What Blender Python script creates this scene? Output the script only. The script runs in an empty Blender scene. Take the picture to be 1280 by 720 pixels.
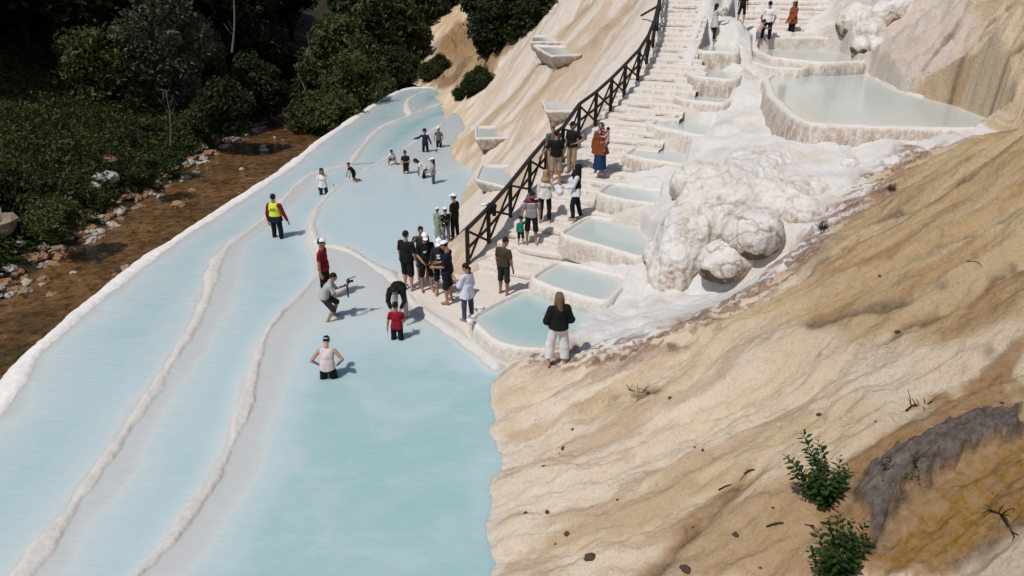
import bpy, bmesh, math, random
import numpy as np
from mathutils import Vector, Matrix

R = math.radians
rng = np.random.default_rng(7)
random.seed(7)
scene = bpy.context.scene
COL = scene.collection

# ------------------------------------------------------------------ camera
TH = R(24.5); FPX = 900.0; CH = 8.3
CT, ST = math.cos(TH), math.sin(TH)
cam = bpy.data.cameras.new('camera'); camo = bpy.data.objects.new('camera', cam)
COL.objects.link(camo)
camo.location = (0, 0, CH); camo.rotation_euler = (math.pi/2-TH, 0, 0)
cam.sensor_width = 36; cam.lens = 36*FPX/1280; cam.clip_end = 3000; cam.clip_start = .05
scene.camera = camo

def ray(px, py):
    cx = (px-640)/FPX; cy = (360-py)/FPX
    return np.array([cx, CT+cy*ST, -ST+cy*CT])
def at(px, py, z=0.0):
    r = ray(px, py); D = (z-CH)/r[2]
    return np.array([0, 0, CH])+D*r
def atd(px, py, D):
    return np.array([0, 0, CH])+D*ray(px, py)
def ats(pts, z=0.0):
    return np.array([at(a, b, z)[:2] for a, b in pts])

# ------------------------------------------------------------------ noise
def _h(ix, iy, iz, s):
    n = (ix*374761393+iy*668265263+iz*1274126177+s*974634777) & 0xffffffff
    n = ((n ^ (n >> 13))*1274126177) & 0xffffffff
    n = ((n ^ (n >> 16))*2246822519) & 0xffffffff
    return ((n ^ (n >> 15)) & 0xffff)/32767.5-1.0
def vn(x, y, z=0.0, s=0):
    x, y, z = np.broadcast_arrays(np.asarray(x, float), np.asarray(y, float), np.asarray(z, float))
    fx, fy, fz = np.floor(x), np.floor(y), np.floor(z)
    ix, iy, iz = fx.astype(np.int64), fy.astype(np.int64), fz.astype(np.int64)
    u, v, w = x-fx, y-fy, z-fz
    u = u*u*(3-2*u); v = v*v*(3-2*v); w = w*w*(3-2*w)
    def L(dz):
        a = _h(ix, iy, iz+dz, s)*(1-u)+_h(ix+1, iy, iz+dz, s)*u
        b = _h(ix, iy+1, iz+dz, s)*(1-u)+_h(ix+1, iy+1, iz+dz, s)*u
        return a*(1-v)+b*v
    if not np.any(w): return L(0)
    return L(0)*(1-w)+L(1)*w
def fbm(x, y, z=0.0, o=4, s=0, g=.5):
    a, f, t = 1.0, 1.0, 0.0
    for i in range(o):
        t = t+a*vn(x*f, y*f, np.asarray(z)*f, s+i*17); a *= g; f *= 2.03
    return t
def sm(a, b, x):
    t = np.clip((x-a)/(b-a), 0, 1); return t*t*(3-2*t)

# ------------------------------------------------------------------ geometry helpers
def seg_dist(poly, X, Y, closed=False):
    d = np.full(X.shape, 1e9)
    n = len(poly)
    for i in range(n if closed else n-1):
        a, b = poly[i], poly[(i+1) % n]
        ex, ey = b-a; l2 = ex*ex+ey*ey+1e-12
        t = np.clip(((X-a[0])*ex+(Y-a[1])*ey)/l2, 0, 1)
        d = np.minimum(d, (X-a[0]-t*ex)**2+(Y-a[1]-t*ey)**2)
    return np.sqrt(d)
def inside(poly, X, Y):
    c = np.zeros(X.shape, bool); n = len(poly)
    for i in range(n):
        (x1, y1), (x2, y2) = poly[i], poly[(i+1) % n]
        if y1 == y2: continue
        c ^= ((y1 > Y) != (y2 > Y)) & (X < (x2-x1)*(Y-y1)/(y2-y1)+x1)
    return c
def sdist(poly, X, Y):          # positive inside
    d = seg_dist(poly, X, Y, True)
    return np.where(inside(poly, X, Y), d, -d)
def smooth_line(P, it=2, closed=False):
    P = np.asarray(P, float)
    for _ in range(it):
        Q = np.roll(P, -1, 0) if closed else P[1:]
        A = P if closed else P[:-1]
        N = np.empty((len(A)*2, P.shape[1])); N[0::2] = A*.75+Q*.25; N[1::2] = A*.25+Q*.75
        if not closed: N = np.vstack([P[:1], N, P[-1:]])
        P = N
    return P
def resample(P, step, closed=False):
    P = np.asarray(P, float)
    if closed: P = np.vstack([P, P[:1]])
    l = np.r_[0, np.cumsum(np.linalg.norm(np.diff(P, axis=0), axis=1))]
    n = max(3, int(l[-1]/step)); t = np.linspace(0, l[-1], n+1)
    if closed: t = t[:-1]
    return np.stack([np.interp(t, l, P[:, k]) for k in range(P.shape[1])], 1)

def link(name, me, mats=(), parent=None):
    o = bpy.data.objects.new(name, me); COL.objects.link(o)
    for m in mats:
        if m.name not in [q.name for q in me.materials if q]: me.materials.append(m)
    if parent: o.parent = parent
    return o
def mesh_np(name, V, F, smooth=True):
    """V (n,3); F (m,3|4) int array or list of such arrays"""
    me = bpy.data.meshes.new(name)
    V = np.ascontiguousarray(V, np.float32)
    Fs = F if isinstance(F, list) else [F]
    Fs = [np.asarray(f, np.int32) for f in Fs if len(f)]
    loops = np.concatenate([f.ravel() for f in Fs]) if Fs else np.zeros(0, np.int32)
    tot = np.concatenate([np.full(len(f), f.shape[1], np.int32) for f in Fs]) if Fs else np.zeros(0, np.int32)
    me.vertices.add(len(V)); me.vertices.foreach_set('co', V.ravel())
    me.loops.add(len(loops)); me.loops.foreach_set('vertex_index', loops)
    me.polygons.add(len(tot))
    st = np.r_[0, np.cumsum(tot)[:-1]].astype(np.int32) if len(tot) else np.zeros(0, np.int32)
    me.polygons.foreach_set('loop_start', st); me.polygons.foreach_set('loop_total', tot)
    me.polygons.foreach_set('use_smooth', np.full(len(tot), smooth))
    me.update(calc_edges=True)
    return me
def set_attr(me, name, arr):
    if arr.ndim == 1:
        a = me.attributes.new(name, 'FLOAT', 'POINT'); a.data.foreach_set('value', np.ascontiguousarray(arr, np.float32))
    else:
        a = me.attributes.new(name, 'FLOAT_COLOR', 'POINT')
        c = np.ones((len(arr), 4), np.float32); c[:, :3] = arr; a.data.foreach_set('color', c.ravel())
def grid_faces(nr, nc, wrap=False):
    i = np.arange(nr-1)[:, None]; j = np.arange(nc if wrap else nc-1)[None, :]
    j2 = (j+1) % nc
    a = i*nc+j; b = i*nc+j2; c = (i+1)*nc+j2; d = (i+1)*nc+j
    return np.stack([a+0*j, b+0*i, c, d], -1).reshape(-1, 4)
def compact(V, F):
    u, inv = np.unique(F.ravel(), return_inverse=True)
    return V[u], inv.reshape(F.shape), u
def tube(path, rad, n=6, caps=True):
    """path (k,3), rad (k,) -> V, list of faces"""
    P = np.asarray(path, float); rad = np.broadcast_to(np.asarray(rad, float), (len(P),))
    T = np.gradient(P, axis=0); T /= np.linalg.norm(T, axis=1)[:, None]+1e-9
    ref = np.array([0, 0, 1.]) if abs(T[0, 2]) < .9 else np.array([1., 0, 0])
    V = []
    for p, t, r in zip(P, T, rad):
        a = np.cross(t, ref); a /= np.linalg.norm(a)+1e-9; b = np.cross(t, a); ref = np.cross(a, t)
        th = np.arange(n)*2*np.pi/n
        V.append(p+r*(np.cos(th)[:, None]*a+np.sin(th)[:, None]*b))
    V = np.vstack(V); F = grid_faces(len(P), n, True)
    if caps:
        k = len(V); V = np.vstack([V, P[:1], P[-1:]])
        j = np.arange(n); j2 = (j+1) % n; e = (len(P)-1)*n
        T3 = np.vstack([np.stack([j2, j, np.full(n, k)], 1), np.stack([e+j, e+j2, np.full(n, k+1)], 1)])
        return V, [F, T3]
    return V, [F]
class MB:
    """collects vertices and faces for ONE mesh"""
    def __init__(s): s.V = []; s.F4 = []; s.F3 = []; s.n = 0
    def add(s, V, Fs):
        if not isinstance(Fs, list): Fs = [Fs]
        for f in Fs:
            f = np.asarray(f)
            if len(f) == 0: continue
            (s.F4 if f.shape[1] == 4 else s.F3).append(f+s.n)
        s.V.append(np.asarray(V, float)); s.n += len(V); return s
    def box(s, c, size, M=None, bev=0.0):
        h = np.array(size)/2.0
        b = min(bev, *(h*.49)) if bev else 0
        if not b:
            V = np.array([[x, y, z] for x in (-1, 1) for y in (-1, 1) for z in (-1, 1)])*h
            F = np.array([[0, 1, 3, 2], [4, 6, 7, 5], [0, 4, 5, 1], [2, 3, 7, 6], [0, 2, 6, 4], [1, 5, 7, 3]])
            if M is not None: V = V@np.asarray(M).T
            return s.add(V+np.array(c), F)
        bm = bmesh.new(); bmesh.ops.create_cube(bm, size=1)
        for v in bm.verts: v.co = Vector((v.co.x*size[0], v.co.y*size[1], v.co.z*size[2]))
        bmesh.ops.bevel(bm, geom=bm.edges[:], offset=b, segments=2, affect='EDGES')
        bmesh.ops.triangulate(bm, faces=bm.faces[:])
        bm.verts.index_update()
        V = np.array([v.co[:] for v in bm.verts]); F = np.array([[v.index for v in f.verts] for f in bm.faces]); bm.free()
        if M is not None: V = V@np.asarray(M).T
        return s.add(V+np.array(c), F)
    def bar(s, a, b, w, h, bev=0.0, up=(0, 0, 1)):
        a, b = np.asarray(a, float), np.asarray(b, float); d = b-a; L = np.linalg.norm(d); d /= L
        x = np.cross(d, up); x /= np.linalg.norm(x)+1e-9; z = np.cross(x, d)
        return s.box((a+b)/2, (w, L, h), np.stack([x, d, z], 1), bev)
    def tube(s, *a, **k): return s.add(*tube(*a, **k))
    def mesh(s, name, smooth=True):
        Fs = []
        if s.F4: Fs.append(np.vstack(s.F4))
        if s.F3: Fs.append(np.vstack(s.F3))
        return mesh_np(name, np.vstack(s.V), Fs, smooth)
    def build(s, name, mat, parent=None, smooth=True):
        return link(name, s.mesh(name, smooth), [mat], parent)
def tag(o, label=None, cat=None, group=None, kind=None):
    if label: o['label'] = label
    if cat: o['category'] = cat
    if group: o['group'] = group
    if kind: o['kind'] = kind
    return o
def thing(name, label, cat, loc=(0, 0, 0), rz=0, group=None):
    o = bpy.data.objects.new(name, None); COL.objects.link(o)
    o.location = [float(q) for q in loc]; o.rotation_euler = (0, 0, rz); o.empty_display_size = .2
    return tag(o, label, cat, group)
def copy_tree(o, parent=None):
    c = o.copy(); COL.objects.link(c)
    if parent: c.parent = parent
    for ch in list(o.children): copy_tree(ch, c)
    return c

# thin plate spline
class TPS:
    def __init__(s, P, z, lam=1e-3):
        s.P = np.asarray(P, float); n = len(s.P)
        K = s.k(s.P, s.P)+lam*np.eye(n); Q = np.c_[np.ones(n), s.P]
        A = np.zeros((n+3, n+3)); A[:n, :n] = K; A[:n, n:] = Q; A[n:, :n] = Q.T
        s.w = np.linalg.solve(A, np.r_[z, 0, 0, 0])
    @staticmethod
    def k(A, B):
        d2 = ((A[:, None, :]-B[None, :, :])**2).sum(-1)
        return .5*d2*np.log(d2+1e-12)
    def __call__(s, X, Y):
        sh = np.shape(X); Q = np.c_[np.ravel(X), np.ravel(Y)]; out = np.empty(len(Q))
        n = len(s.P)
        for i in range(0, len(Q), 20000):
            q = Q[i:i+20000]
            out[i:i+20000] = s.k(q, s.P)@s.w[:n]+s.w[n]+q@s.w[n+1:]
        return out.reshape(sh)
def march(fn, px, py, d0=4., d1=90., n=700):
    r = ray(px, py); D = np.geomspace(d0, d1, n)
    g = fn(D*r[0], D*r[1])-(CH+D*r[2])
    k = np.argmax(g > 0)
    if not g[k] > 0: k = n-1
    if k > 0:
        t = g[k-1]/(g[k-1]-g[k]); Dk = D[k-1]+(D[k]-D[k-1])*t
    else: Dk = D[0]
    return np.array([0, 0, CH])+Dk*r
def rock_mesh(name, rad, seed, nu=40, nv=26, amp=.12, fr=1.4, attr=False):
    th = np.linspace(0, 2*np.pi, nu, endpoint=False); ph = np.linspace(.02, np.pi-.02, nv)
    T, P = np.meshgrid(th, ph); d = np.stack([np.sin(P)*np.cos(T), np.sin(P)*np.sin(T), np.cos(P)], -1).reshape(-1, 3)
    q = d*fr+seed*3.7
    r = 1+amp*1.3*fbm(q[:, 0], q[:, 1], q[:, 2], 3, seed)+amp*.5*np.abs(fbm(q[:, 0]*2.5, q[:, 1]*2.5, q[:, 2]*2.5, 3, seed+5))
    V = d*r[:, None]*np.array(rad); F = grid_faces(nv, nu, True)
    j = np.arange(nu); k = len(V); V = np.vstack([V, [[0, 0, V[:nu, 2].mean()], [0, 0, V[-nu:, 2].mean()]]])
    e = (nv-1)*nu
    T3 = np.vstack([np.stack([j, (j+1) % nu, np.full(nu, k)], 1), np.stack([e+(j+1) % nu, e+j, np.full(nu, k+1)], 1)])
    me = mesh_np(name, V, [F[:, ::-1], T3])
    if attr:
        zz = V[:, 2]/rad[2]; set_attr(me, 'side', np.clip(sm(.35, -.45, zz), 0, 1)); set_attr(me, 'rust', np.full(len(V), .62))
    return me
# ------------------------------------------------------------------ materials
class NT:
    def __init__(s, name):
        s.m = bpy.data.materials.new(name); s.m.use_nodes = True
        s.t = s.m.node_tree; s.t.nodes.clear()
        s.out = s.n('ShaderNodeOutputMaterial'); s.b = s.n('ShaderNodeBsdfPrincipled')
        s.l(s.b.outputs[0], s.out.inputs[0])
    def n(s, k, **kw):
        q = s.t.nodes.new(k)
        for a, v in kw.items(): setattr(q, a, v)
        return q
    def l(s, a, b): s.t.links.new(a, b)
    def setin(s, node, key, v):
        if hasattr(v, 'is_linked') or isinstance(v, bpy.types.NodeSocket): s.l(v, node.inputs[key])
        else: node.inputs[key].default_value = v
    def coord(s, scale=(1, 1, 1), kind='Object', loc=(0, 0, 0), rot=(0, 0, 0)):
        c = s.n('ShaderNodeTexCoord'); m = s.n('ShaderNodeMapping')
        s.l(c.outputs[kind], m.inputs[0]); m.inputs['Scale'].default_value = scale
        m.inputs['Location'].default_value = loc; m.inputs['Rotation'].default_value = rot
        return m.outputs[0]
    def noise(s, vec, scale=5, detail=5, rough=.6, dist=0.0):
        q = s.n('ShaderNodeTexNoise'); s.l(vec, q.inputs['Vector'])
        q.inputs['Scale'].default_value = scale; q.inputs['Detail'].default_value = detail
        q.inputs['Roughness'].default_value = rough; q.inputs['Distortion'].default_value = dist
        return q.outputs[0]
    def voro(s, vec, scale=5, feature='F1'):
        q = s.n('ShaderNodeTexVoronoi', feature=feature); s.l(vec, q.inputs['Vector']); q.inputs['Scale'].default_value = scale
        return q.outputs[0]
    def ramp(s, fac, stops):
        q = s.n('ShaderNodeValToRGB'); s.l(fac, q.inputs[0]); e = q.color_ramp.elements
        while len(e) < len(stops): e.new(.5)
        for el, (p, c) in zip(e, stops):
            el.position = p; el.color = (c, c, c, 1) if not hasattr(c, '__len__') else (*c, 1)
        return q.outputs[0]
    def mix(s, fac, a, b, mode='MIX'):
        q = s.n('ShaderNodeMix', data_type='RGBA', blend_type=mode)
        s.setin(q, 0, fac)
        for k, v in ((6, a), (7, b)):
            if hasattr(v, '__len__') and not isinstance(v, bpy.types.NodeSocket): v = (*v, 1) if len(v) == 3 else v
            s.setin(q, k, v)
        return q.outputs[2]
    def math(s, op, a, b=0.0, clamp=False):
        q = s.n('ShaderNodeMath', operation=op, use_clamp=clamp); s.setin(q, 0, a); s.setin(q, 1, b); return q.outputs[0]
    def attr(s, name, vec=False):
        q = s.n('ShaderNodeAttribute'); q.attribute_name = name
        return q.outputs['Color' if vec else 'Fac']
    def bump(s, h, strength=.3, dist=.05, normal=None):
        q = s.n('ShaderNodeBump'); s.l(h, q.inputs['Height']); q.inputs['Strength'].default_value = strength
        q.inputs['Distance'].default_value = dist
        if normal is not None: s.l(normal, q.inputs['Normal'])
        return q.outputs[0]
    def fin(s, col=None, rough=.8, spec=.3, normal=None):
        if col is not None:
            if hasattr(col, '__len__') and not isinstance(col, bpy.types.NodeSocket): col = (*col[:3], 1)
            s.setin(s.b, 'Base Color', col)
        s.setin(s.b, 'Roughness', rough); s.b.inputs['Specular IOR Level'].default_value = spec
        if normal is not None: s.l(normal, s.b.inputs['Normal'])
        return s.m

def m_plain(name, col, rough=.8, var=.25, scale=14, spec=.3, bump=.15, bs=60):
    t = NT(name); c = t.coord()
    n = t.noise(c, scale, 4)
    lo = tuple(q*(1-var) for q in col); hi = tuple(min(1, q*(1+var)) for q in col)
    return t.fin(t.mix(n, lo, hi), rough, spec, t.bump(t.noise(c, bs, 3), bump, .01))

def m_hill():
    t = NT('travertine_slope')
    base = t.attr('Col', True); ms = t.attr('streak'); rk = t.attr('rough')
    iso = t.coord(); fa = t.n('ShaderNodeAttribute'); fa.attribute_name = 'flow'
    def fl_(sc):
        m = t.n('ShaderNodeMapping'); t.l(fa.outputs['Vector'], m.inputs[0]); m.inputs['Scale'].default_value = sc; return m.outputs[0]
    flow = fl_((.30, 1.5, .5)); fl2 = fl_((.7, 3.6, 1.2))
    # streaks of mineral colour running down the slope
    n1 = t.noise(flow, 1.6, 7, .62, .9)
    n2 = t.noise(fl2, 2.2, 6, .65, 1.2)
    n3 = t.noise(iso, 9, 8, .68)
    n4 = t.noise(iso, 42, 5, .7)
    c = t.mix(t.math('MULTIPLY', t.ramp(n1, [(.42, 0), (.64, 1)]), t.math('MULTIPLY', ms, .50)), base, (.33, .21, .10))
    c = t.mix(t.math('MULTIPLY', t.ramp(n2, [(.50, 0), (.74, 1)]), t.math('MULTIPLY', ms, .40)), c, (.74, .61, .44))
    c = t.mix(t.math('MULTIPLY', t.ramp(n3, [(.52, 0), (.72, 1)]), t.math('MULTIPLY', ms, .22)), c, (.28, .17, .10))
    # gritty speckle and pores everywhere
    c = t.mix(t.ramp(n4, [(.30, .55), (.45, 0)]), c, (.33, .24, .16))
    n5 = t.noise(iso, 3.2, 9, .72, .8)
    c = t.mix(t.math('MULTIPLY', t.ramp(n5, [(.54, 0), (.66, 1)]), t.math('MULTIPLY', ms, .45)), c, (.46, .33, .20))
    c = t.mix(t.math('MULTIPLY', t.ramp(n3, [(.35, 0), (.7, 1)]), .16), c, (.90, .84, .78))
    # thin broken cracks following the flow
    vn_ = t.noise(fl_((.55, 1.7, .8)), 2.6, 9, .62, 1.1); ln = t.ramp(vn_, [(.485, 0), (.497, 1), (.503, 1), (.515, 0)])
    ln = t.math('MULTIPLY', ln, t.ramp(n5, [(.46, 0), (.60, 1)]))
    c = t.mix(t.math('MULTIPLY', ln, t.math('MULTIPLY', ms, 1.0), True), c, (.17, .10, .055))
    n6 = t.noise(iso, 21, 9, .75); c = t.mix(t.math('MULTIPLY', t.ramp(n6, [(.56, 0), (.64, 1)]), t.math('ADD', t.math('MULTIPLY', ms, .45), .08)), c, (.36, .25, .145))
    c = t.mix(t.math('MULTIPLY', t.ramp(n6, [(.36, 1), (.44, 0)]), t.math('MULTIPLY', ms, .45)), c, (.80, .69, .53))
    # dark root/crack flecks
    cr = t.noise(fl_((1.2, 3.4, 2)), 5.5, 8, .72, 1.6)
    fl = t.ramp(cr, [(.655, 0), (.70, 1)])
    c = t.mix(t.math('MULTIPLY', fl, t.math('MULTIPLY', rk, .85)), c, (.12, .065, .045))
    b1 = t.noise(flow, 3.5, 8, .6, .5); b2 = t.noise(iso, 14, 8, .66); b3 = t.voro(iso, 9)
    h = t.math('ADD', t.math('MULTIPLY', b1, t.math('ADD', t.math('MULTIPLY', ms, .5), .1)), t.math('ADD', t.math('MULTIPLY', b2, t.math('ADD', t.math('MULTIPLY', ms, 1.1), .35)), t.math('MULTIPLY', b3, t.math('MULTIPLY', ms, .4))))
    nr = t.bump(h, .75, .16)
    nr = t.bump(t.noise(iso, 55, 5, .75), .55, .025, nr)
    nr = t.bump(t.math('ADD', n6, t.math('MULTIPLY', n5, 1.5)), .45, .035, nr)
    pit = t.ramp(t.voro(t.coord((1, 1.6, 1)), 13), [(.05, 1), (.12, 0)]); c = t.mix(t.math('MULTIPLY', t.math('MULTIPLY', pit, t.ramp(n5, [(.50, 0), (.60, 1)])), t.math('MULTIPLY', ms, 1.3), True), c, (.20, .125, .07))
    return t.fin(c, t.ramp(n3, [(.3, .55), (.7, .9)]), .18, nr)

def m_terrace():
    t = NT('travertine_white')
    iso = t.coord(); base = t.attr('Col', True)
    n1 = t.noise(iso, 1.7, 7, .6, .6); n2 = t.noise(iso, 24, 6, .7); n3 = t.noise(iso, 6, 6, .65, .4)
    c = t.mix(t.math('MULTIPLY', t.ramp(n1, [(.42, 0), (.72, 1)]), .35), base, (.60, .53, .46))
    c = t.mix(t.math('MULTIPLY', t.ramp(n3, [(.55, 0), (.75, 1)]), .25), c, (.55, .44, .34))
    c = t.mix(t.ramp(n2, [(.30, .28), (.45, 0)]), c, (.45, .38, .31))
    h = t.math('ADD', t.noise(iso, 11, 8, .65), t.math('MULTIPLY', t.voro(iso, 16), .2))
    return t.fin(c, .62, .35, t.bump(h, .35, .04))

def m_basin():      # walls of the built-up pools: pale lime rim, rusty dripping sides
    t = NT('limescale_basin')
    iso = t.coord(); drip = t.coord((5, 5, 1.3)); side = t.attr('side'); rust = t.attr('rust')
    n1 = t.noise(drip, 1.5, 6, .65, .3); n2 = t.noise(iso, 20, 6, .7); n3 = t.noise(iso, 3.5, 5, .6)
    col = t.mix(n3, (.74, .68, .62), (.80, .77, .73))
    st = t.ramp(t.math('ADD', t.math('MULTIPLY', n1, .62), t.math('MULTIPLY', n2, .38)), [(.40, 0), (.60, 1)])
    tint = t.mix(n3, (.46, .34, .24), (.38, .255, .165))
    f = t.math('MULTIPLY', st, t.math('MULTIPLY', side, rust), True)
    col = t.mix(f, col, tint)
    col = t.mix(t.math('MULTIPLY', t.ramp(n2, [(.58, 0), (.70, 1)]), t.math('MULTIPLY', side, t.math('MULTIPLY', rust, .8))), col, (.13, .075, .04))
    h = t.math('ADD', t.math('MULTIPLY', n1, .35), t.math('ADD', t.noise(iso, 12, 8, .7), n3))
    return t.fin(col, .6, .35, t.bump(h, .8, .06))

def m_step():
    t = NT('limescale_step')
    iso = t.coord(); edge = t.attr('edge')
    n1 = t.noise(iso, 2.2, 6, .6, .5); n2 = t.noise(iso, 26, 6, .72); n3 = t.noise(t.coord((1, 1, .5)), 7, 6, .7, .6)
    col = t.mix(n1, (.71, .64, .57), (.80, .765, .73))
    f = t.math('MULTIPLY', t.ramp(t.math('ADD', t.math('MULTIPLY', n3, .6), t.math('MULTIPLY', n2, .4)), [(.47, 0), (.60, .85)]), edge, True)
    col = t.mix(f, col, (.40, .28, .20))
    col = t.mix(t.ramp(n2, [(.30, .35), (.43, 0)]), col, (.42, .32, .25))
    return t.fin(col, .65, .3, t.bump(t.math('ADD', t.noise(iso, 13, 8, .68), n2), .6, .05))

def m_water(name, stops, rip=1.0, rough=.07, sss=.55):
    t = NT(name); d = t.attr('depth'); iso = t.coord()
    n = t.noise(iso, .55, 5, .6, .8); nn = t.noise(t.coord((.5, 1.6, 1)), 1.2, 4, .6, .5)
    dd = t.math('ADD', d, t.math('MULTIPLY', t.math('SUBTRACT', n, .5), t.math('MULTIPLY', d, 1.1)))
    dd = t.math('ADD', dd, t.math('MULTIPLY', t.math('SUBTRACT', nn, .5), t.math('MULTIPLY', d, .35)))
    col = t.ramp(dd, stops)
    w1 = t.noise(t.coord((1.0, 2.6, 1), rot=(0, 0, .35)), 2.2, 4, .55, .7); w2 = t.noise(t.coord((1.0, 2.2, 1), rot=(0, 0, -.2)), 9, 3, .5, .5)
    h = t.math('ADD', w1, t.math('MULTIPLY', w2, .35))
    t.b.inputs['Subsurface Weight'].default_value = sss; t.b.inputs['Subsurface Radius'].default_value = (1, 1, 1); t.b.inputs['Subsurface Scale'].default_value = .30
    t.b.inputs['IOR'].default_value = 1.33
    return t.fin(col, rough, .5, t.bump(h, .13*rip, .12))

def m_leaf(name, c1, c2, rough=.55, trans=.25):
    t = NT(name); iso = t.coord()
    oi = t.n('ShaderNodeObjectInfo')
    ge = t.n('ShaderNodeNewGeometry')
    c = t.mix(t.noise(iso, 1.1, 3, .6), c1, c2)
    c = t.mix(t.math('MULTIPLY', ge.outputs['Random Per Island'], .7), c, tuple(q*1.7 for q in c2))
    c = t.mix(t.math('MULTIPLY', oi.outputs['Random'], .5), c, tuple(q*.55 for q in c1))
    t.fin(c, rough, .25)
    tr = t.n('ShaderNodeBsdfTranslucent'); t.l(c, tr.inputs[0])
    mx = t.n('ShaderNodeMixShader'); mx.inputs[0].default_value = trans
    t.l(t.b.outputs[0], mx.inputs[1]); t.l(tr.outputs[0], mx.inputs[2]); t.l(mx.outputs[0], t.out.inputs[0])
    return t.m

def m_stream():
    t = NT('stream_water'); iso = t.coord()
    n = t.noise(t.coord((.5, .5, 1)), .8, 6, .6, .6); n2 = t.noise(iso, 3.2, 7, .7, .4)
    c = t.ramp(n, [(.30, (.050, .042, .014)), (.48, (.135, .074, .030)), (.72, (.23, .12, .050))])
    c = t.mix(t.ramp(n2, [(.48, 0), (.62, 1)]), c, (.045, .020, .008))
    c = t.mix(t.ramp(n2, [(.30, .7), (.42, 0)]), c, (.30, .17, .09))
    foam = t.noise(t.coord((1.4, .6, 1)), 2.6, 8, .75, 1.5)
    c = t.mix(t.ramp(foam, [(.66, 0), (.72, .55)]), c, (.42, .40, .38))
    t.b.inputs['IOR'].default_value = 1.33
    return t.fin(c, .09, .5, t.bump(t.math('ADD', t.noise(iso, 3.5, 5, .6, .6), t.noise(iso, 11, 4, .6)), .28, .12))

M = {}
M['hill'] = m_hill(); M['terrace'] = m_terrace(); M['basin'] = m_basin(); M['step'] = m_step()
W0 = (.53, .54, .532)
M['water'] = m_water('milky_pool_water', [(0.0, W0), (.05, (.555, .61, .615)), (.14, (.50, .595, .62)), (.42, (.445, .57, .60)), (.62, (.345, .515, .53)), (.95, (.26, .45, .46))])
M['water_still'] = m_water('milky_basin_water', [(0.0, (.62, .60, .56)), (.15, (.52, .56, .54)), (.5, (.42, .53, .52)), (.9, (.29, .47, .48))], .35, .05)
M['stream'] = m_stream()
def m_boulder():
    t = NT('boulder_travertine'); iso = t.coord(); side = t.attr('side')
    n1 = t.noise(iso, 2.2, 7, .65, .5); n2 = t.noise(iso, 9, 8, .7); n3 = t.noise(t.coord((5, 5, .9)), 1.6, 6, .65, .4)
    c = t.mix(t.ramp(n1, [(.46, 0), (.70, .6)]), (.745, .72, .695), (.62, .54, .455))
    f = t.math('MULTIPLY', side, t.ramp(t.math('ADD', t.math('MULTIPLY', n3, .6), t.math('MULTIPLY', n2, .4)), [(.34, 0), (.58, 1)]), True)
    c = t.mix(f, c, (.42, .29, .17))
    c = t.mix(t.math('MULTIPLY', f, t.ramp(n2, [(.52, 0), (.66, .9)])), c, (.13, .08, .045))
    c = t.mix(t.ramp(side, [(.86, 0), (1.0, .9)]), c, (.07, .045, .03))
    c = t.mix(t.math('MULTIPLY', t.attr('crack'), .75), c, (.22, .15, .095))
    c = t.mix(t.ramp(n2, [(.30, .45), (.42, 0)]), c, (.40, .30, .22))
    h = t.math('ADD', t.math('MULTIPLY', n2, .9), t.math('ADD', n1, t.math('MULTIPLY', t.voro(iso, 8), .25)))
    return t.fin(c, .7, .3, t.bump(h, .8, .07))
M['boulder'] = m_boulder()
M['wood'] = m_plain('dark_stained_timber', (.022, .017, .014), .6, .5, 9, .3, .3, 40)
# ------------------------------------------------------------------ stair ramp (drives stairs, fence and pools beside it)
def Dst(row): return 1/(.0323+.0187*(row-50)/322)
CL = [(622, 372), (648, 335), (672, 300), (702, 258), (736, 215), (764, 180), (790, 146), (815, 110), (836, 76), (850, 44), (862, 8), (870, -30), (876, -60)]
CLW = np.array([atd(a, b, Dst(b)) for a, b in CL])
CLW[:, 2] = np.maximum.accumulate(CLW[:, 2])
_dir = np.gradient(CLW[:, :2], axis=0); _dir /= np.linalg.norm(_dir, axis=1)[:, None]
for _ in range(3):
    _dir[1:-1] = (_dir[:-2]+_dir[1:-1]*2+_dir[2:])/4
_dir /= np.linalg.norm(_dir, axis=1)[:, None]
_nrm = np.stack([_dir[:, 1], -_dir[:, 0]], 1)
_P, _Z = [], []
for p, n in zip(CLW, _nrm):
    for t in (-3, -1.2, 0, 1.2, 3.2): _P.append(p[:2]+n*t); _Z.append(p[2])
RAMP = TPS(_P, _Z, 1e-2)

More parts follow.
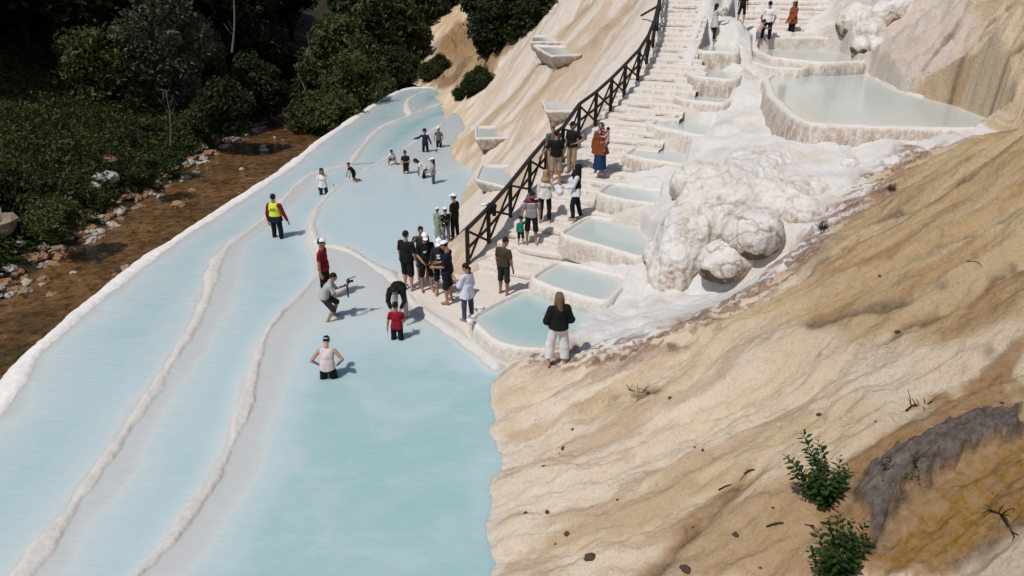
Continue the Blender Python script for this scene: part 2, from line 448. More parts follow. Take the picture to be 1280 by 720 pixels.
# ------------------------------------------------------------------ hillside control points (px, py, z)
HC = [  # right edge of the main pool and the slope rising from it
 (625, 470, 0), (619, 530, 0), (615, 590, 0), (612, 650, 0), (610, 720, 0), (604, 800, 0),
 # white ground beside the stair pools
 (640, 462, .28), (690, 459, .55), (740, 440, .95), (780, 385, .75), (800, 400, 1.1), (820, 345, 1.1), (825, 310, 1.45), (832, 250, 1.95), (858, 205, 2.5),
 (882, 170, 3.0), (906, 136, 3.45), (932, 106, 4.05), (928, 76, 4.5), (934, 60, 4.8), (900, 53, 5.06), (886, 30, 5.66), (908, 20, 5.95), (1010, 182, 3.68), (957, 130, 3.72), (1100, 172, 3.85), (1180, 168, 4.08), (1240, 166, 4.2),
 # white rocks
 (880, 240, 2.85), (930, 220, 3.15), (1000, 220, 3.25), (1050, 210, 3.45), (940, 160, 3.35), (852, 250, 2.3), (842, 350, 1.1), (900, 352, 1.45), (862, 300, 1.95),
 (960, 350, 2.3), (1000, 310, 2.7), (1060, 262, 3.15), (1110, 225, 3.55), (1180, 190, 4.05), (1250, 172, 4.4),
 # tan ridge
 (1150, 262, 4.0), (1200, 230, 4.55), (1280, 170, 5.3), (1280, 300, 4.5),
 # slope behind the large pool
 (1280, 140, 4.75), (1280, 80, 5.75), (1280, 0, 7.25), (1200, 80, 5.25), (1200, 0, 7.0), (1150, 40, 5.65), (1100, 60, 5.0), (1100, 0, 6.7), (1050, 20, 6.0), (1075, 60, 4.95),
 # landing at the top
 (880, 52, 5.08), (960, 60, 4.82), (1000, 70, 4.55), (1000, 47, 5.1), (1000, 10, 6.0), (940, 20, 5.8), (940, -20, 6.9),
 # slope left of the fence
 (588, 211, 0), (580, 244, 0), (576, 263, 0), (571, 288, .02), (583, 157, .05), (625, 235, .8), (612, 180, .95), (705, 145, 2.5), (690, 78, 3.75),
 (640, 112, 2.1), (655, 62, 3.5), (700, 0, 5.9), (640, 40, 3.7), (600, 112, .8), (620, 82, 2.0), (760, 0, 6.3), (562, 103, .05),
 (575, 60, 1.9), (600, 30, 3.6), (548, 88, .4), (630, 0, 5.0)]
_P = [at(a, b, c)[:2] for a, b, c in HC]; _Z = [c for a, b, c in HC]
for a, b in [(760, 600), (900, 600), (1020, 640), (1280, 720), (1280, 560), (1100, 480), (900, 480), (760, 500), (1000, 400), (1280, 420), (1100, 330), (700, 700), (850, 720), (1100, 800), (850, 420)]:
    r = ray(a, b); k = .52
    D = (CH-k*.3)/(k*r[0]-r[2]); _P.append((D*r[0], D*r[1])); _Z.append(CH+D*r[2])
for a, b in [(625, 470), (615, 590), (610, 720)]:
    q = at(a, b, 0); _P.append((q[0]-.9, q[1])); _Z.append(-.7)
for a, b in [(588, 211), (576, 263), (583, 157)]:
    q = at(a, b, 0); _P.append((q[0]-1.2, q[1])); _Z.append(-.7)
for p, n in zip(CLW[1:11:2], _nrm[1:11:2]):
    for t in (-1.4, 0.2): _P.append(p[:2]+n*t); _Z.append(p[2]-.02)
for x, y, z in [(11, 46, 10.5), (2, 62, 8), (20, 42, 13), (26, 22, 14), (17, 12, 9.5), (14, 4, 7.5), (6, 3, 3.4), (16, -4, 8), (9, -5, 4.6), (22, -8, 11), (30, 2, 15), (38, 20, 19), (3, -4, 1.6), (-.4, 3, 0), (-.4, -4, 0), (4, 75, 10), (-9, 64, -.5), (-8, 75, 2), (-4, 17.0, -.5), (-5, 26, -1), (-7, 40, -1), (-8, 50, -1)]:
    _P.append((x, y)); _Z.append(z)
HT = TPS(np.array(_P), np.array(_Z), 2e-3)
def hill0(X, Y): return HT(X, Y)
def hpx(px, py): return march(hill0, px, py)
def hps(pts): return np.array([hpx(a, b)[:2] for a, b in pts])
def rpx(px, py): return march(RAMP, px, py, 12, 60)

def stair_t(X, Y):
    c = smooth_line(CLW[:, :2], 1); d = np.full(X.shape, 1e9); T = np.zeros(X.shape)
    for i in range(len(c)-1):
        a, b = c[i], c[i+1]; e = b-a; l2 = e@e
        t = np.clip(((X-a[0])*e[0]+(Y-a[1])*e[1])/l2, -.0, 1.0)
        dx, dy = X-a[0]-t*e[0], Y-a[1]-t*e[1]; q = dx*dx+dy*dy
        s = (dx*e[1]-dy*e[0])/math.sqrt(l2)
        m = q < d; d = np.where(m, q, d); T = np.where(m, np.where(np.abs(s) > .7*np.sqrt(q), s, np.sign(s)*np.sqrt(q)+99*(np.abs(s) < .5*np.sqrt(q))), T)
    return T

# painted mineral zones (real deposits on the slope)
Z_white = hps([(596, 330), (640, 240), (860, -45), (1000, -60), (1095, 20), (1120, 95), (1254, 166), (1180, 186), (1104, 214), (1066, 262), (1018, 314), (955, 356), (880, 397), (790, 430), (700, 446), (612, 460)])
Z_left = hps([(560, 300), (588, 160), (600, 110), (640, 20), (700, -40), (850, -50), (800, 85), (640, 262), (590, 330)])
Z_tan = hps([(1022, 330), (1060, 280), (1108, 222), (1180, 195), (1279, 150), (1279, 400), (1180, 430), (1090, 425), (1000, 405)])
Z_upper = hps([(1165, 60), (1200, 0), (1279, -60), (1279, 160), (1240, 150), (1160, 115)])
Z_upink = hps([(1050, 60), (1040, 0), (1100, -60), (1260, -60), (1200, 60), (1135, 108)])
Z_ochre = hps([(1010, 720), (1035, 640), (1062, 590), (1120, 545), (1200, 490), (1278, 425), (1278, 690), (1200, 730)])
Z_brown = hps([(830, 735), (880, 668), (950, 625), (1030, 600), (1060, 650), (1040, 735)])
Z_gold = hps([(1090, 700), (1140, 640), (1200, 600), (1278, 552), (1278, 655), (1190, 700), (1130, 740)])
Z_grey = hps([(1056, 640), (1066, 603), (1110, 572), (1180, 540), (1278, 506), (1278, 545), (1195, 590), (1135, 632), (1092, 690)])
Z_pale = hps([(1140, 735), (1200, 702), (1278, 668), (1278, 740)])
Z_cliff = hps([(525, 102), (540, 70), (575, 25), (610, -15), (655, -10), (640, 50), (618, 88), (592, 108), (555, 108)])
L_ridge = hps([(538, 62), (560, 45), (580, 28), (603, 8)])
L_root = hps([(622, 458), (700, 446), (780, 438), (840, 418), (900, 390), (950, 362), (985, 330), (1020, 296), (1060, 262), (1100, 228), (1150, 190)])
L_gap = hps([(872, 356), (905, 350), (942, 336), (965, 315), (985, 300)])
L_rust = hps([(795, 735), (830, 695), (868, 655), (905, 622), (935, 600)])
L_gul = hps([(1180, 745), (1215, 700), (1250, 672), (1279, 650)])
L_str = [hps(q) for q in ([(592, 176), (625, 135), (662, 95), (700, 52), (735, 12)], [(590, 196), (640, 150), (690, 105), (740, 55), (790, 5)], [(600, 165), (640, 118), (680, 70), (715, 30)])]
L_dark = [hps(q) for q in ([(905, 612), (925, 604), (945, 588)], [(812, 725), (860, 668), (905, 625), (935, 602)], [(1280, 415), (1260, 425), (1235, 445)], [(1100, 432), (1150, 400), (1230, 355), (1280, 318)], [(1110, 258), (1180, 215), (1280, 165)],
          [(760, 488), (800, 492), (818, 486)], [(1062, 300), (1120, 272), (1200, 234)], [(1002, 352), (1030, 330), (1062, 312)], [(1020, 402), (1100, 378), (1180, 352)], [(1180, 302), (1230, 284), (1280, 258)], [(1140, 100), (1175, 60), (1200, 20)], [(1195, 78), (1225, 40), (1262, 0)], [(1215, 130), (1250, 80), (1280, 50)])]

# built-up pools and their walls keep the slope below their rims
BP = {
 1: ([(597, 398), (628, 381), (659, 366), (702, 377), (739, 391), (722, 412), (694, 433), (662, 433), (629, 426)], .42),
 2: ([(671, 348), (699, 330), (738, 338), (777, 349), (754, 375), (711, 363)], .72),
 3: ([(707, 293), (739, 273), (797, 283), (814, 304), (801, 320), (754, 306)], 1.16),
 4: ([(752, 242), (767, 231), (822, 239), (820, 254), (785, 250)], 1.76),
 5: ([(785, 194), (804, 183), (858, 190), (852, 205), (818, 200)], 2.40),
 6: ([(818, 156), (832, 148), (892, 155), (880, 169), (845, 163)], 2.98),
 7: ([(846, 120), (860, 112), (914, 117), (902, 129), (860, 125)], 3.6),
 8: ([(863, 91), (874, 84), (924, 89), (916, 99), (880, 97)], 4.22),
 9: ([(873, 60), (880, 54), (918, 56), (917, 66), (880, 64)], 4.85),
 10: ([(972, 72), (946, 62), (998, 58), (1048, 63), (1074, 76), (1025, 78)], 4.62),
 11: ([(940, 66), (966, 72), (1010, 80), (1000, 86), (965, 84), (945, 78)], 4.45),
 12: ([(905, 41), (916, 31), (974, 32), (984, 42)], 5.2),
 20: ([(964, 100), (977, 89), (1043, 89), (1084, 92), (1120, 112), (1197, 132), (1233, 146), (1250, 158), (1197, 159), (1108, 157), (1021, 154), (998, 143), (974, 122)], 4.2),
}
BKA, BKB = ats([(985, 87), (1252, 158)], 4.2)
TCP = hps([(925, 46), (1050, 46), (1045, -20), (935, -20)])
BPW = {k: ats(p, z) for k, (p, z) in BP.items()}

def flow_w(X, Y):
    """coordinate across the lines the mineral water has run down"""
    w = Y-.27*np.log1p(np.exp((X-2)*1.5))/1.5*sm(17, 11, Y)
    a = sm(.3, -.6, stair_t(X, Y))*(Y > 17); w = w*(1-a)+(X*.87-Y*.46)*a
    b = sm(-1.0, .8, np.maximum(sdist(Z_upper, X, Y), sdist(Z_upink, X, Y))); w = w*(1-b)+(X*.66+Y*.75)*b
    w = w+.35*fbm(X*.35, Y*.35, 0, 3, 141)
    return w
def hill(X, Y):
    """full height of the slope incl. relief; returns z"""
    z = hill0(X, Y)
    w_white = sm(-.5, .3, sdist(Z_white, X, Y))
    T = stair_t(X, Y); rz = RAMP(X, Y)
    far = sm(22, 40, Y)
    # long ridges running down the slope, then lumps
    fw = flow_w(X, Y)
    n = .19*fbm(X*.22, fw*.75, 0, 3, 3)-.16*(np.abs(fbm(X*.42, fw*1.3, 0, 4, 11))-.4)+.055*fbm(X*.9, Y*.9, 0, 4, 13)-.07*(np.abs(fbm(X*1.3, fw*3.2, 0, 4, 17))-.4)+.020*fbm(X*4.5, Y*5.5, 0, 4, 23)+.010*np.abs(fbm(X*13, Y*13, 0, 3, 27))
    bil = .30*(np.abs(fbm(X*.7, Y*.7, 0, 2, 31))-.35)+.07*(np.abs(fbm(X*2.1, Y*2.1, 0, 3, 37))-.3)+.010*fbm(X*9, Y*9, 0, 3, 41)
    edge = sm(0, .5, z)                              # keep the shore line where it is
    hill_n = n*(1-w_white)+bil*w_white*.8
    root = np.exp(-(seg_dist(L_root, X, Y)/.45)**2)
    hill_n = hill_n+root*(.10*np.abs(fbm(X*3.1, Y*6.5, 0, 4, 51))-.03)
    up = sm(-.2, .6, sdist(Z_upink, X, Y))+sm(-.2, .6, sdist(Z_upper, X, Y))
    hill_n = hill_n+np.clip(up, 0, 1)*(.20*fbm(X*.9, Y*1.2, 0, 4, 57)-.26*(np.abs(fbm(X*1.2, Y*1.2, 0, 5, 59))-.4)-.24*(np.abs(fbm(fw*1.0, X*.5, 0, 4, 58))-.4))
    cl = sm(-.5, 1.0, sdist(Z_cliff, X, Y)); hill_n = hill_n+cl*1.5*(np.abs(fbm(X*.35, Y*.35, 0, 5, 61))-.4)
    z = z+hill_n*(.38+.62*edge)+.03*fbm(X*2.5, Y*2.5, 0, 3, 73)*sm(.6, .1, z)
    z = z-.42*np.exp(-(seg_dist(L_gap, X, Y)/.30)**2)
    gd = sdist(Z_grey, X, Y)-.07+.06*fbm(X*6, Y*6, 0, 4, 151)+.04*fbm(X*1.5, fw*3, 0, 3, 152); z = z+.14*sm(-.03, .05, gd)+.05*sm(-.03, .05, gd)*np.abs(fbm(X*2.5, fw*6, 0, 4, 154))
    z = z-.12*np.exp(-(seg_dist(L_gul, X, Y)/.16)**2)
    # dark gullies
    for L in L_dark: z = z-.08*np.exp(-((seg_dist(L, X, Y)+.07*fbm(X*2, Y*2, 0, 3, 74))/.11)**2)
    # smooth apron beside the fence, trench below the stairs
    inr = (Y > 17.2)*(rz > -.05)
    nar = .75*sm(4.2, 4.8, rz)
    a = sm(-3.2, -1.6, T)*(1-sm(1.5, 2.2, T+nar))*inr
    z = z*(1-a)+(rz+.02*fbm(X*2, Y*2, 0, 3, 71))*a
    b = sm(-1.35, -1.0, T)*(1-sm(1.1, 1.7, T+nar*1.3))*inr
    z = z-.30*b
    z = z-.16*sm(-.1, .25, sdist(TCP, X, Y))*(z > 4.7)
    # below each built pool
    for k, (_, pz) in BP.items():
        s = sdist(BPW[k], X, Y)
        w = sm(-.16, .02, s); z = z*(1-w)+np.minimum(z, pz-.35)*w
        w2 = sm(-.75, -.22, s)*(s < .02)*(1-sm(.04, .22, z-pz))
        if k == 20: w2 = w2*(((X-BKA[0])*(BKB[1]-BKA[1])-(Y-BKA[1])*(BKB[0]-BKA[0])) > 0)
        z = np.where(w2 > 0, np.minimum(z, (pz-.06)+(1-w2)*1.2), z)
    return z

def hill_paint(X, Y, z):
    W = np.array; n = len(X)
    c = np.tile(W([.76, .65, .51]), (n, 1)); streak = .22+.38*sm(1.2, 3.6, z); rough = np.full(n, .22)
    fw = flow_w(X, Y); br = .35*fbm(X*.5, fw*1.6, 0, 4, 81)+.12*fbm(X*3, fw*5, 0, 3, 85)
    def lay(col, w): 
        nonlocal c
        w = np.clip(w, 0, 1)[:, None]; c = c*(1-w)+W(col)*w
    # paler toward the pool, warmer up the slope
    lay((.64, .49, .30), .7*sm(1.5, 4.2, z+br*1.5))
    lay((.75, .66, .56), .75*(1-sm(.1, 1.8, z+br*1.5)))
    q = fbm(X*.55, fw*1.1, 0, 4, 87); lay((.56, .41, .21), (.42+.4*sm(1.5, 3.5, z))*sm(.08, .5, q)); lay((.80, .72, .62), .6*sm(.15, .6, -q)); lay((.46, .30, .18), .5*sm(.15, .5, fbm(X*.5, fw*2.6, 0, 5, 89)))
    d = sdist(Z_tan, X, Y)+br*.6; lay((.56, .39, .195), .92*sm(-.25, .3, d)); lay((.36, .205, .08), .8*sm(-.25, .3, d)*sm(.0, .5, fbm(X*.6, fw*2.2, 0, 5, 161))); lay((.62, .50, .33), .6*sm(-.25, .3, d)*sm(.1, .5, -fbm(X*.6, fw*2.6, 0, 5, 163))); streak = np.maximum(streak, .6*sm(-.5, .5, d))
    d = sdist(Z_upper, X, Y)+br*1.6; lay((.72, .61, .45), .9*sm(-.8, .6, d)); lay((.45, .28, .12), .75*sm(-.6, .6, d)*sm(.1, .5, fbm(X*1.4, fw*2.6, 0, 5, 165))); lay((.66, .57, .45), .7*sm(-.6, .6, d)*sm(.15, .5, -fbm(X*1.4, fw*2.2, 0, 5, 167))); streak = np.maximum(streak*.7, .45*sm(-.8, .6, d)); rough = np.maximum(rough, .8*sm(-.8, .6, d))
    q = seg_dist(L_rust, X, Y)+.10*fbm(X*1.5, fw*2.5, 0, 4, 191); lay((.34, .19, .075), .85*np.exp(-(np.maximum(q-.04, 0)/.16)**2))
    d = sdist(Z_brown, X, Y)+br*.8; lay((.45, .29, .14), .8*sm(-.25, .3, d))
    hf = .14*fbm(X*6, Y*6, 0, 4, 151); d = sdist(Z_ochre, X, Y)+br*.45+hf*.5; lay((.29, .16, .052), .95*sm(-.10, .12, d)); rough = np.maximum(rough, .9*sm(-.2, .2, d)); streak = streak*(1-.65*sm(-.1, .1, d))
    d = sdist(Z_gold, X, Y)+br*.4+hf; lay((.265, .135, .004), .97*sm(-.12, .15, d)); streak = streak*(1-.8*sm(-.1, .1, d)); lay((.15, .078, .014), .6*sm(-.1, .5, d)*sm(.1, .6, fbm(X*2.2, fw*4, 0, 4, 153)))
    d = sdist(Z_grey, X, Y)-.07+.06*fbm(X*6, Y*6, 0, 4, 151)+.04*fbm(X*1.5, fw*3, 0, 3, 152); wg = sm(-.03, .04, d); lay((.080, .062, .056), wg); lay((.19, .14, .115), wg*.6*sm(.15, .5, fbm(X*1.8, fw*4.5, 0, 4, 155))); lay((.06, .048, .045), wg*.7*sm(.1, .5, fbm(X*3, fw*8, 0, 4, 157))); streak = streak*(1-wg*.8)
    lay((.07, .04, .02), .85*np.exp(-((d+.03)/.05)**2)*sm(-.4, .3, fbm(X*2, Y*2, 0, 3, 159)))
    q = seg_dist(L_gul, X, Y)+hf*.6; lay((.085, .042, .014), .85*np.exp(-(q/.10)**2))
    d = sdist(Z_pale, X, Y)+br*.4; lay((.60, .52, .42), sm(-.1, .1, d))
    ww = sm(-.35, .35, sdist(Z_white, X, Y)+br*.7)
    lay((.745, .728, .712), ww); lay((.62, .53, .44), ww*.55*sm(.2, .7, fbm(X*.9, Y*.9, 0, 4, 99))); streak = streak*(1-ww*.88); rough = rough*(1-ww*.9)
    d = sdist(Z_upink, X, Y)+br*1.5; wu = sm(-.6, .6, d); lay((.64, .565, .52), wu*.9); streak = np.maximum(streak*(1-.6*wu), .3*wu); rough = np.maximum(rough, .7*wu)
    wl = sm(-.3, .3, sdist(Z_left, X, Y)); lay((.70, .62, .545), wl); lay((.52, .39, .25), wl*.75*sm(.12, .42, fbm(X*.25+3, fw*1.5, 0, 4, 171))); lay((.60, .45, .36), wl*.6*sm(.25, .5, fbm(X*.4, fw*3.2, 0, 4, 173))); streak = streak*(1-wl*.55)
    for L, col, wd in zip(L_str, ((.38, .26, .13), (.45, .33, .18), (.47, .34, .21)), (.5, .42, .6)):
        q = seg_dist(L, X, Y)+.22*fbm(X*.8, Y*.8, 0, 3, 91)
        lay(col, .85*np.exp(-(q/wd)**2)*(Y > 20))
    wc = sm(-.6, .6, sdist(Z_cliff, X, Y)+br*2); lay((.36, .205, .065), wc); lay((.20, .115, .045), wc*.8*sm(.1, .5, fbm(X*.5, Y*.5, 3.3, 5, 181))); lay((.56, .40, .22), wc*.7*sm(.15, .5, fbm(X*.4, Y*.4, 7.3, 5, 183))); lay((.26, .225, .20), .9*np.exp(-(seg_dist(L_ridge, X, Y)/1.3)**4)); streak = np.maximum(streak, wc); rough = np.maximum(rough, wc)
    rt = np.exp(-(seg_dist(L_root, X, Y)/.5)**2)
    lay((.33, .20, .15), np.clip(rt*1.7*sm(-.05, .30, fbm(X*2.6, Y*6, 0, 5, 95)), 0, .9)); lay((.15, .075, .05), np.clip(rt*1.6*sm(.30, .55, fbm(X*5, Y*10, 0, 4, 96)), 0, .85)); rough = np.maximum(rough, np.clip(rt*1.5, 0, 1))
    lay((.74, .70, .64), .8*sm(.10, .0, z+.5*hf)*(Y < 16))
    for L in L_dark:
        lay((.13, .08, .045), .9*np.exp(-((seg_dist(L, X, Y)+.07*fbm(X*2, Y*2, 0, 3, 74))/.11)**2)*sm(-.35, .2, fbm(X*3, Y*3, 0, 3, 97)))
    c = c*(1+(1-np.clip(ww+wl+.6*wu, 0, 1))[:, None]*(W([1.02, .975, .90])-1))
    return c, streak, rough

AZ = np.radians(np.r_[np.linspace(-15, 44, 840), np.linspace(44.5, 100, 90)]); RG = np.r_[np.linspace(.6, 4.0, 24), np.geomspace(4.2, 78, 720)]
gx = (RG[:, None]*np.sin(AZ)[None, :]); gy = (RG[:, None]*np.cos(AZ)[None, :])
X, Y = gx.ravel(), gy.ravel(); Zh = hill(X, Y)
F = grid_faces(len(RG), len(AZ)); F = F[:, ::-1]
keep = (Zh[F].max(1) > -.6)
F = F[keep]
V, F, u = compact(np.c_[X, Y, Zh], F)
me = mesh_np('hillside', V, F)
c, stq, rgh = hill_paint(V[:, 0], V[:, 1], V[:, 2])
set_attr(me, 'Col', c); set_attr(me, 'streak', stq); fa = me.attributes.new('flow', 'FLOAT_VECTOR', 'POINT'); fa.data.foreach_set('vector', np.c_[V[:, 0], flow_w(V[:, 0], V[:, 1]), V[:, 2]].astype(np.float32).ravel()); set_attr(me, 'rough', rgh)
o = link('hillside', me, [M['hill']]); tag(o, kind='structure')
HILLV = None
_hz = Zh.reshape(gx.shape)
def hz(x, y):          # height lookup on the built grid
    r = math.hypot(x, y); a = math.atan2(x, y)
    fi = np.interp(math.log(r), np.log(RG), np.arange(len(RG))); fj = np.interp(a, AZ, np.arange(len(AZ)))
    i, j = int(min(fi, len(RG)-2)), int(min(fj, len(AZ)-2)); s, t = fi-i, fj-j
    return float((_hz[i, j]*(1-t)+_hz[i, j+1]*t)*(1-s)+(_hz[i+1, j]*(1-t)+_hz[i+1, j+1]*t)*s)
def gpx(px, py):       # where the sight line through a photo point meets the built slope
    r = ray(px, py); best = None
    for D in np.geomspace(4.5, 74, 900):
        p = D*r; 
        if hz(p[0], p[1]) > CH+p[2]: return np.array([p[0], p[1], CH+p[2]])
    return np.array([0, 0, CH])+60*r

# ------------------------------------------------------------------ lower terraces
zO, z1, z3 = -.28, -.2, .07
OUT = ats([(-330, 760), (-190, 650), (-60, 548), (0, 500), (14, 470), (23, 449), (50, 422), (101, 379), (155, 336), (198, 305), (272, 258), (320, 228), (365, 200), (400, 170), (432, 150), (462, 130), (485, 116), (505, 107), (530, 105), (562, 107), (592, 113)], zO)
R1 = ats([(-60, 840), (20, 720), (100, 610), (165, 520), (215, 445), (250, 390), (265, 350), (268, 325), (285, 300), (318, 279), (350, 250), (381, 216), (405, 208), (437, 202)], z1)
R2 = ats([(437, 202), (454, 177), (472, 157), (495, 147), (515, 140), (540, 130), (572, 119), (590, 114)], z1)
R2b = ats([(515, 140), (508, 130), (510, 121), (524, 113), (545, 109)], z1)
R3 = ats([(566, 140), (552, 153), (524, 172), (501, 185), (470, 203), (451, 213), (425, 226), (407, 244), (393, 263), (389, 277), (393, 291), (402, 305), (405, 318), (403, 328), (394, 344), (370, 369), (342, 397), (331, 416), (321, 447), (310, 490), (285, 565), (250, 615), (210, 675), (165, 717), (95, 800), (60, 840)], z3)
R4 = ats([(402, 303), (423, 304), (445, 313), (464, 326), (487, 338), (512, 346)], z3+.03)
R1, R2, R2b, R3, R4, OUT = [smooth_line(q, 2) for q in (R1, R2, R2b, R3, R4, OUT)]
PLAT = ats([(495, 343), (509, 364), (525, 382), (559, 404), (580, 418), (621, 452), (720, 440), (720, 300), (600, 290), (571, 285), (560, 308), (535, 322), (508, 332)], .1)
PE = smooth_line(ats([(487, 338), (509, 365), (525, 383), (559, 405), (580, 419), (622, 453)], .08), 2)
edgeB = ats([(640, 452), (640, 840)], 0)
polyA = np.vstack([R3[:[i for i in range(len(R3)) if R3[i, 1] < R4[0, 1]+.3][0]], R4, ats([(575, 320), (640, 240), (640, 150)], 0)])
kB = [i for i in range(len(R3)) if R3[i, 1] < R4[0, 1]-.2][0]
polyB = np.vstack([R4[::-1][:-1], R3[kB:], edgeB[::-1], PE[::-1]])
polyM = np.vstack([R1[:-1], R2[:2], R3[R3[:, 1] < R2[2, 1]]])
polyU = np.vstack([R2, ats([(600, 135)], 0), R3[R3[:, 1] > R2[1, 1]-.3]])
polyT = np.vstack([R2b[::-1], R2[R2[:, 1] >= R2b[0, 1]-.01], ats([(590, 108)], z1)])
polyL = np.vstack([OUT, R2b[::-1], R2[::-1][R2[::-1][:, 1] <= R2b[0, 1]], R1[::-1]])
LV = {'A': .0, 'B': -.02, 'M': -.34, 'U': -.34, 'T': -.32, 'L': -.50}
POL = {'A': polyA, 'B': polyB, 'M': polyM, 'U': polyU, 'T': polyT, 'L': polyL}

def terrace(X, Y):
    ds = {k: np.minimum.reduce([seg_dist(l, X, Y) for l in ls]) for k, ls in
          {'1': [R1], '2': [R2, R2b], '3': [R3], '4': [R4], 'p': [PE], 'o': [OUT]}.items()}
    wob = .05*fbm(X*1.3, Y*1.3, 0, 3, 5)
    f = np.full(X.shape, -.9)
    reg = np.full(X.shape, '.', dtype='<U1')
    for k in 'LMUTAB': reg[inside(POL[k], X, Y)] = k
    hull = np.vstack([OUT, ats([(640, 113), (640, 300), (500, 345)], 0), R3[::-1][:1], ats([(60, 840), (-330, 840)], 0)])
    reg[(reg == '.') & inside(np.vstack([OUT, ats([(620, 113), (560, 330), (420, 310), (330, 440), (165, 717), (-60, 840)], 0)]), X, Y) & (seg_dist(OUT, X, Y) > .3)] = 'U'
    din = np.minimum.reduce([ds['1'], ds['2'], ds['3'], ds['o']])
    m = reg == 'L'; q = np.minimum(np.minimum(ds['1'], ds['2']), ds['o']*.8); f[m] = (LV['L']-.012-.42*sm(.15, 1.4, q+wob*2.5))[m]
    m = reg == 'M'; q = np.minimum(ds['1'], ds['2']); f[m] = (LV['M']-.012-.42*sm(.36, 1.6, np.minimum(q, ds['3']*1.8)+wob*2.5))[m]
    m = (reg == 'U') | (reg == 'T'); q = np.minimum(ds['2'], ds['3']*.8); f[m] = (LV['U']-.012-.6*sm(.12, 1.6, q+wob*2))[m]
    dA = np.minimum(ds['3'], ds['4'])
    m = reg == 'A'; f[m] = (LV['A']+.01-(.05+.26*sm(40, 38, Y)*sm(.0, .9, dA+wob*3)))[m]
    m = reg == 'B'; dB = np.minimum(ds['3']*1.0, np.minimum(ds['4'], ds['p']))
    deep = sm(.35, 1.7, ds['3']+wob*4)*sm(16.9, 13.6, Y+9*wob-.12*(X+2))
    f[m] = (LV['B']-.012-.55*deep-.12*sm(.25, 1.1, dB))[m]
    pl = sdist(PLAT, X, Y)
    plat = .075+.012*fbm(X*2, Y*2, 0, 3, 9)+.05*sm(0, 3, pl)
    w = sm(-.10, .06, pl+wob*1.2); f = f*(1-w)+np.maximum(f, plat)*w
    # rims (rounded, lumpy crests)
    def rim(f, d, top, w):
        h = top+.014*fbm(X*1.1, Y*1.1, 0, 2, 12)+.011*fbm(X*6, Y*6, 0, 4, 13); d2 = np.maximum(d+.07*fbm(X*.9, Y*.9, 0, 2, 14)+.022*fbm(X*5, Y*5, 0, 4, 15)-.01, 0)
        return np.maximum(f, h-.16*(d2/w)**2-.35*np.maximum(d2-w, 0))
    f = rim(f, ds['1'], z1-.112, .25); f = rim(f, ds['2'], z1-.10, .22); f = rim(f, ds['3'], z3-.055, .17); f = rim(f, ds['4'], z3-.02, .2)
    f = rim(f, ds['p'], .09, .22)
    f = rim(f, ds['o'], zO-.175, .36)
    # outer wall falling to the stream
    out = np.where(reg == '.', seg_dist(OUT, X, Y), 0)
    outm = (reg == '.') & (pl < -.3) & (X < -1.5)
    f = np.where(outm, np.minimum(f, zO+.03-.9*np.maximum(out-.12, 0)-1.2*np.maximum(out-.55, 0)+.07*fbm(X*1.6, Y*1.6, 0, 4, 19)*sm(.1, .6, out)), f)
    return f, reg, ds

pr = np.r_[np.linspace(101, 160, 80), np.linspace(160.8, 450, 330), np.linspace(451.2, 860, 330)]; pc = np.linspace(-260, 730, 700)
PXg, PYg = np.meshgrid(pc, pr)
cx = (PXg-640)/FPX; cy = (360-PYg)/FPX; Dd = -CH/(-ST+cy*CT)
X, Y = (Dd*cx).ravel(), (Dd*(CT+cy*ST)).ravel()
TZ, TREG, TDS = terrace(X, Y)
F = grid_faces(len(pr), len(pc))[:, ::-1]
hh = hill0(X, Y)
keepv = (TZ > -2.4) & ((X < -1.0) | (hh < .9))
Fk = F[keepv[F].all(1)]
V, Ff, u = compact(np.c_[X, Y, TZ], Fk)
me = mesh_np('travertine_terraces', V, Ff)
cc = np.tile(np.array([.63, .62, .60]), (len(V), 1))
d3 = np.minimum.reduce([TDS[k][u] for k in '1234p']); w = (np.exp(-(d3/.35)**2)*.9)[:, None]; cc = cc*(1-w)+np.array([.585, .565, .535])*w
w = (sm(.0, .3, sdist(PLAT, V[:, 0], V[:, 1]))*.8)[:, None]; cc = cc*(1-w)+np.array([.74, .66, .585])*w
w = np.exp(-(TDS['o'][u]/.5)**2)[:, None]; cc = cc*(1-w)+np.array([.82, .80, .78])*w
set_attr(me, 'Col', cc)
o = link('travertine_terraces', me, [M['terrace']]); tag(o, kind='structure')

for k, nm in (('A', 'upper_pool_water'), ('B', 'main_pool_water'), ('M', 'middle_channel_water'), ('U', 'far_channel_water'), ('T', 'small_pool_water'), ('L', 'outer_channel_water')):
    lv = LV[k]
    mk = (TREG == k) & (TZ < lv+.02)
    Fw = F[mk[F].sum(1) >= 1]
    if len(Fw) == 0: continue
    V, Fw, u = compact(np.c_[X, Y, np.full(len(X), lv)], Fw)
    me = mesh_np(nm, V, Fw); dep = np.clip(lv-TZ[u], 0, 2)
    wx, wy = V[:, 0], V[:, 1]; ww_ = fbm(wx*.5, wy*.5, 0, 3, 7)      # clear milky water, thicker with lime in the main pool's shallows
    if k == 'A': dep = np.minimum(dep, .02+.22*sm(33, 22.5, wy+2.2*ww_))  # far end paled: milkiness plus sky reflection put into the colour
    if k == 'B': dep = np.where(dep < .16, dep*.28, .045+(dep-.16))
    set_attr(me, 'depth', dep)
    o = link(nm, me, [M['water']]); tag(o, kind='structure')

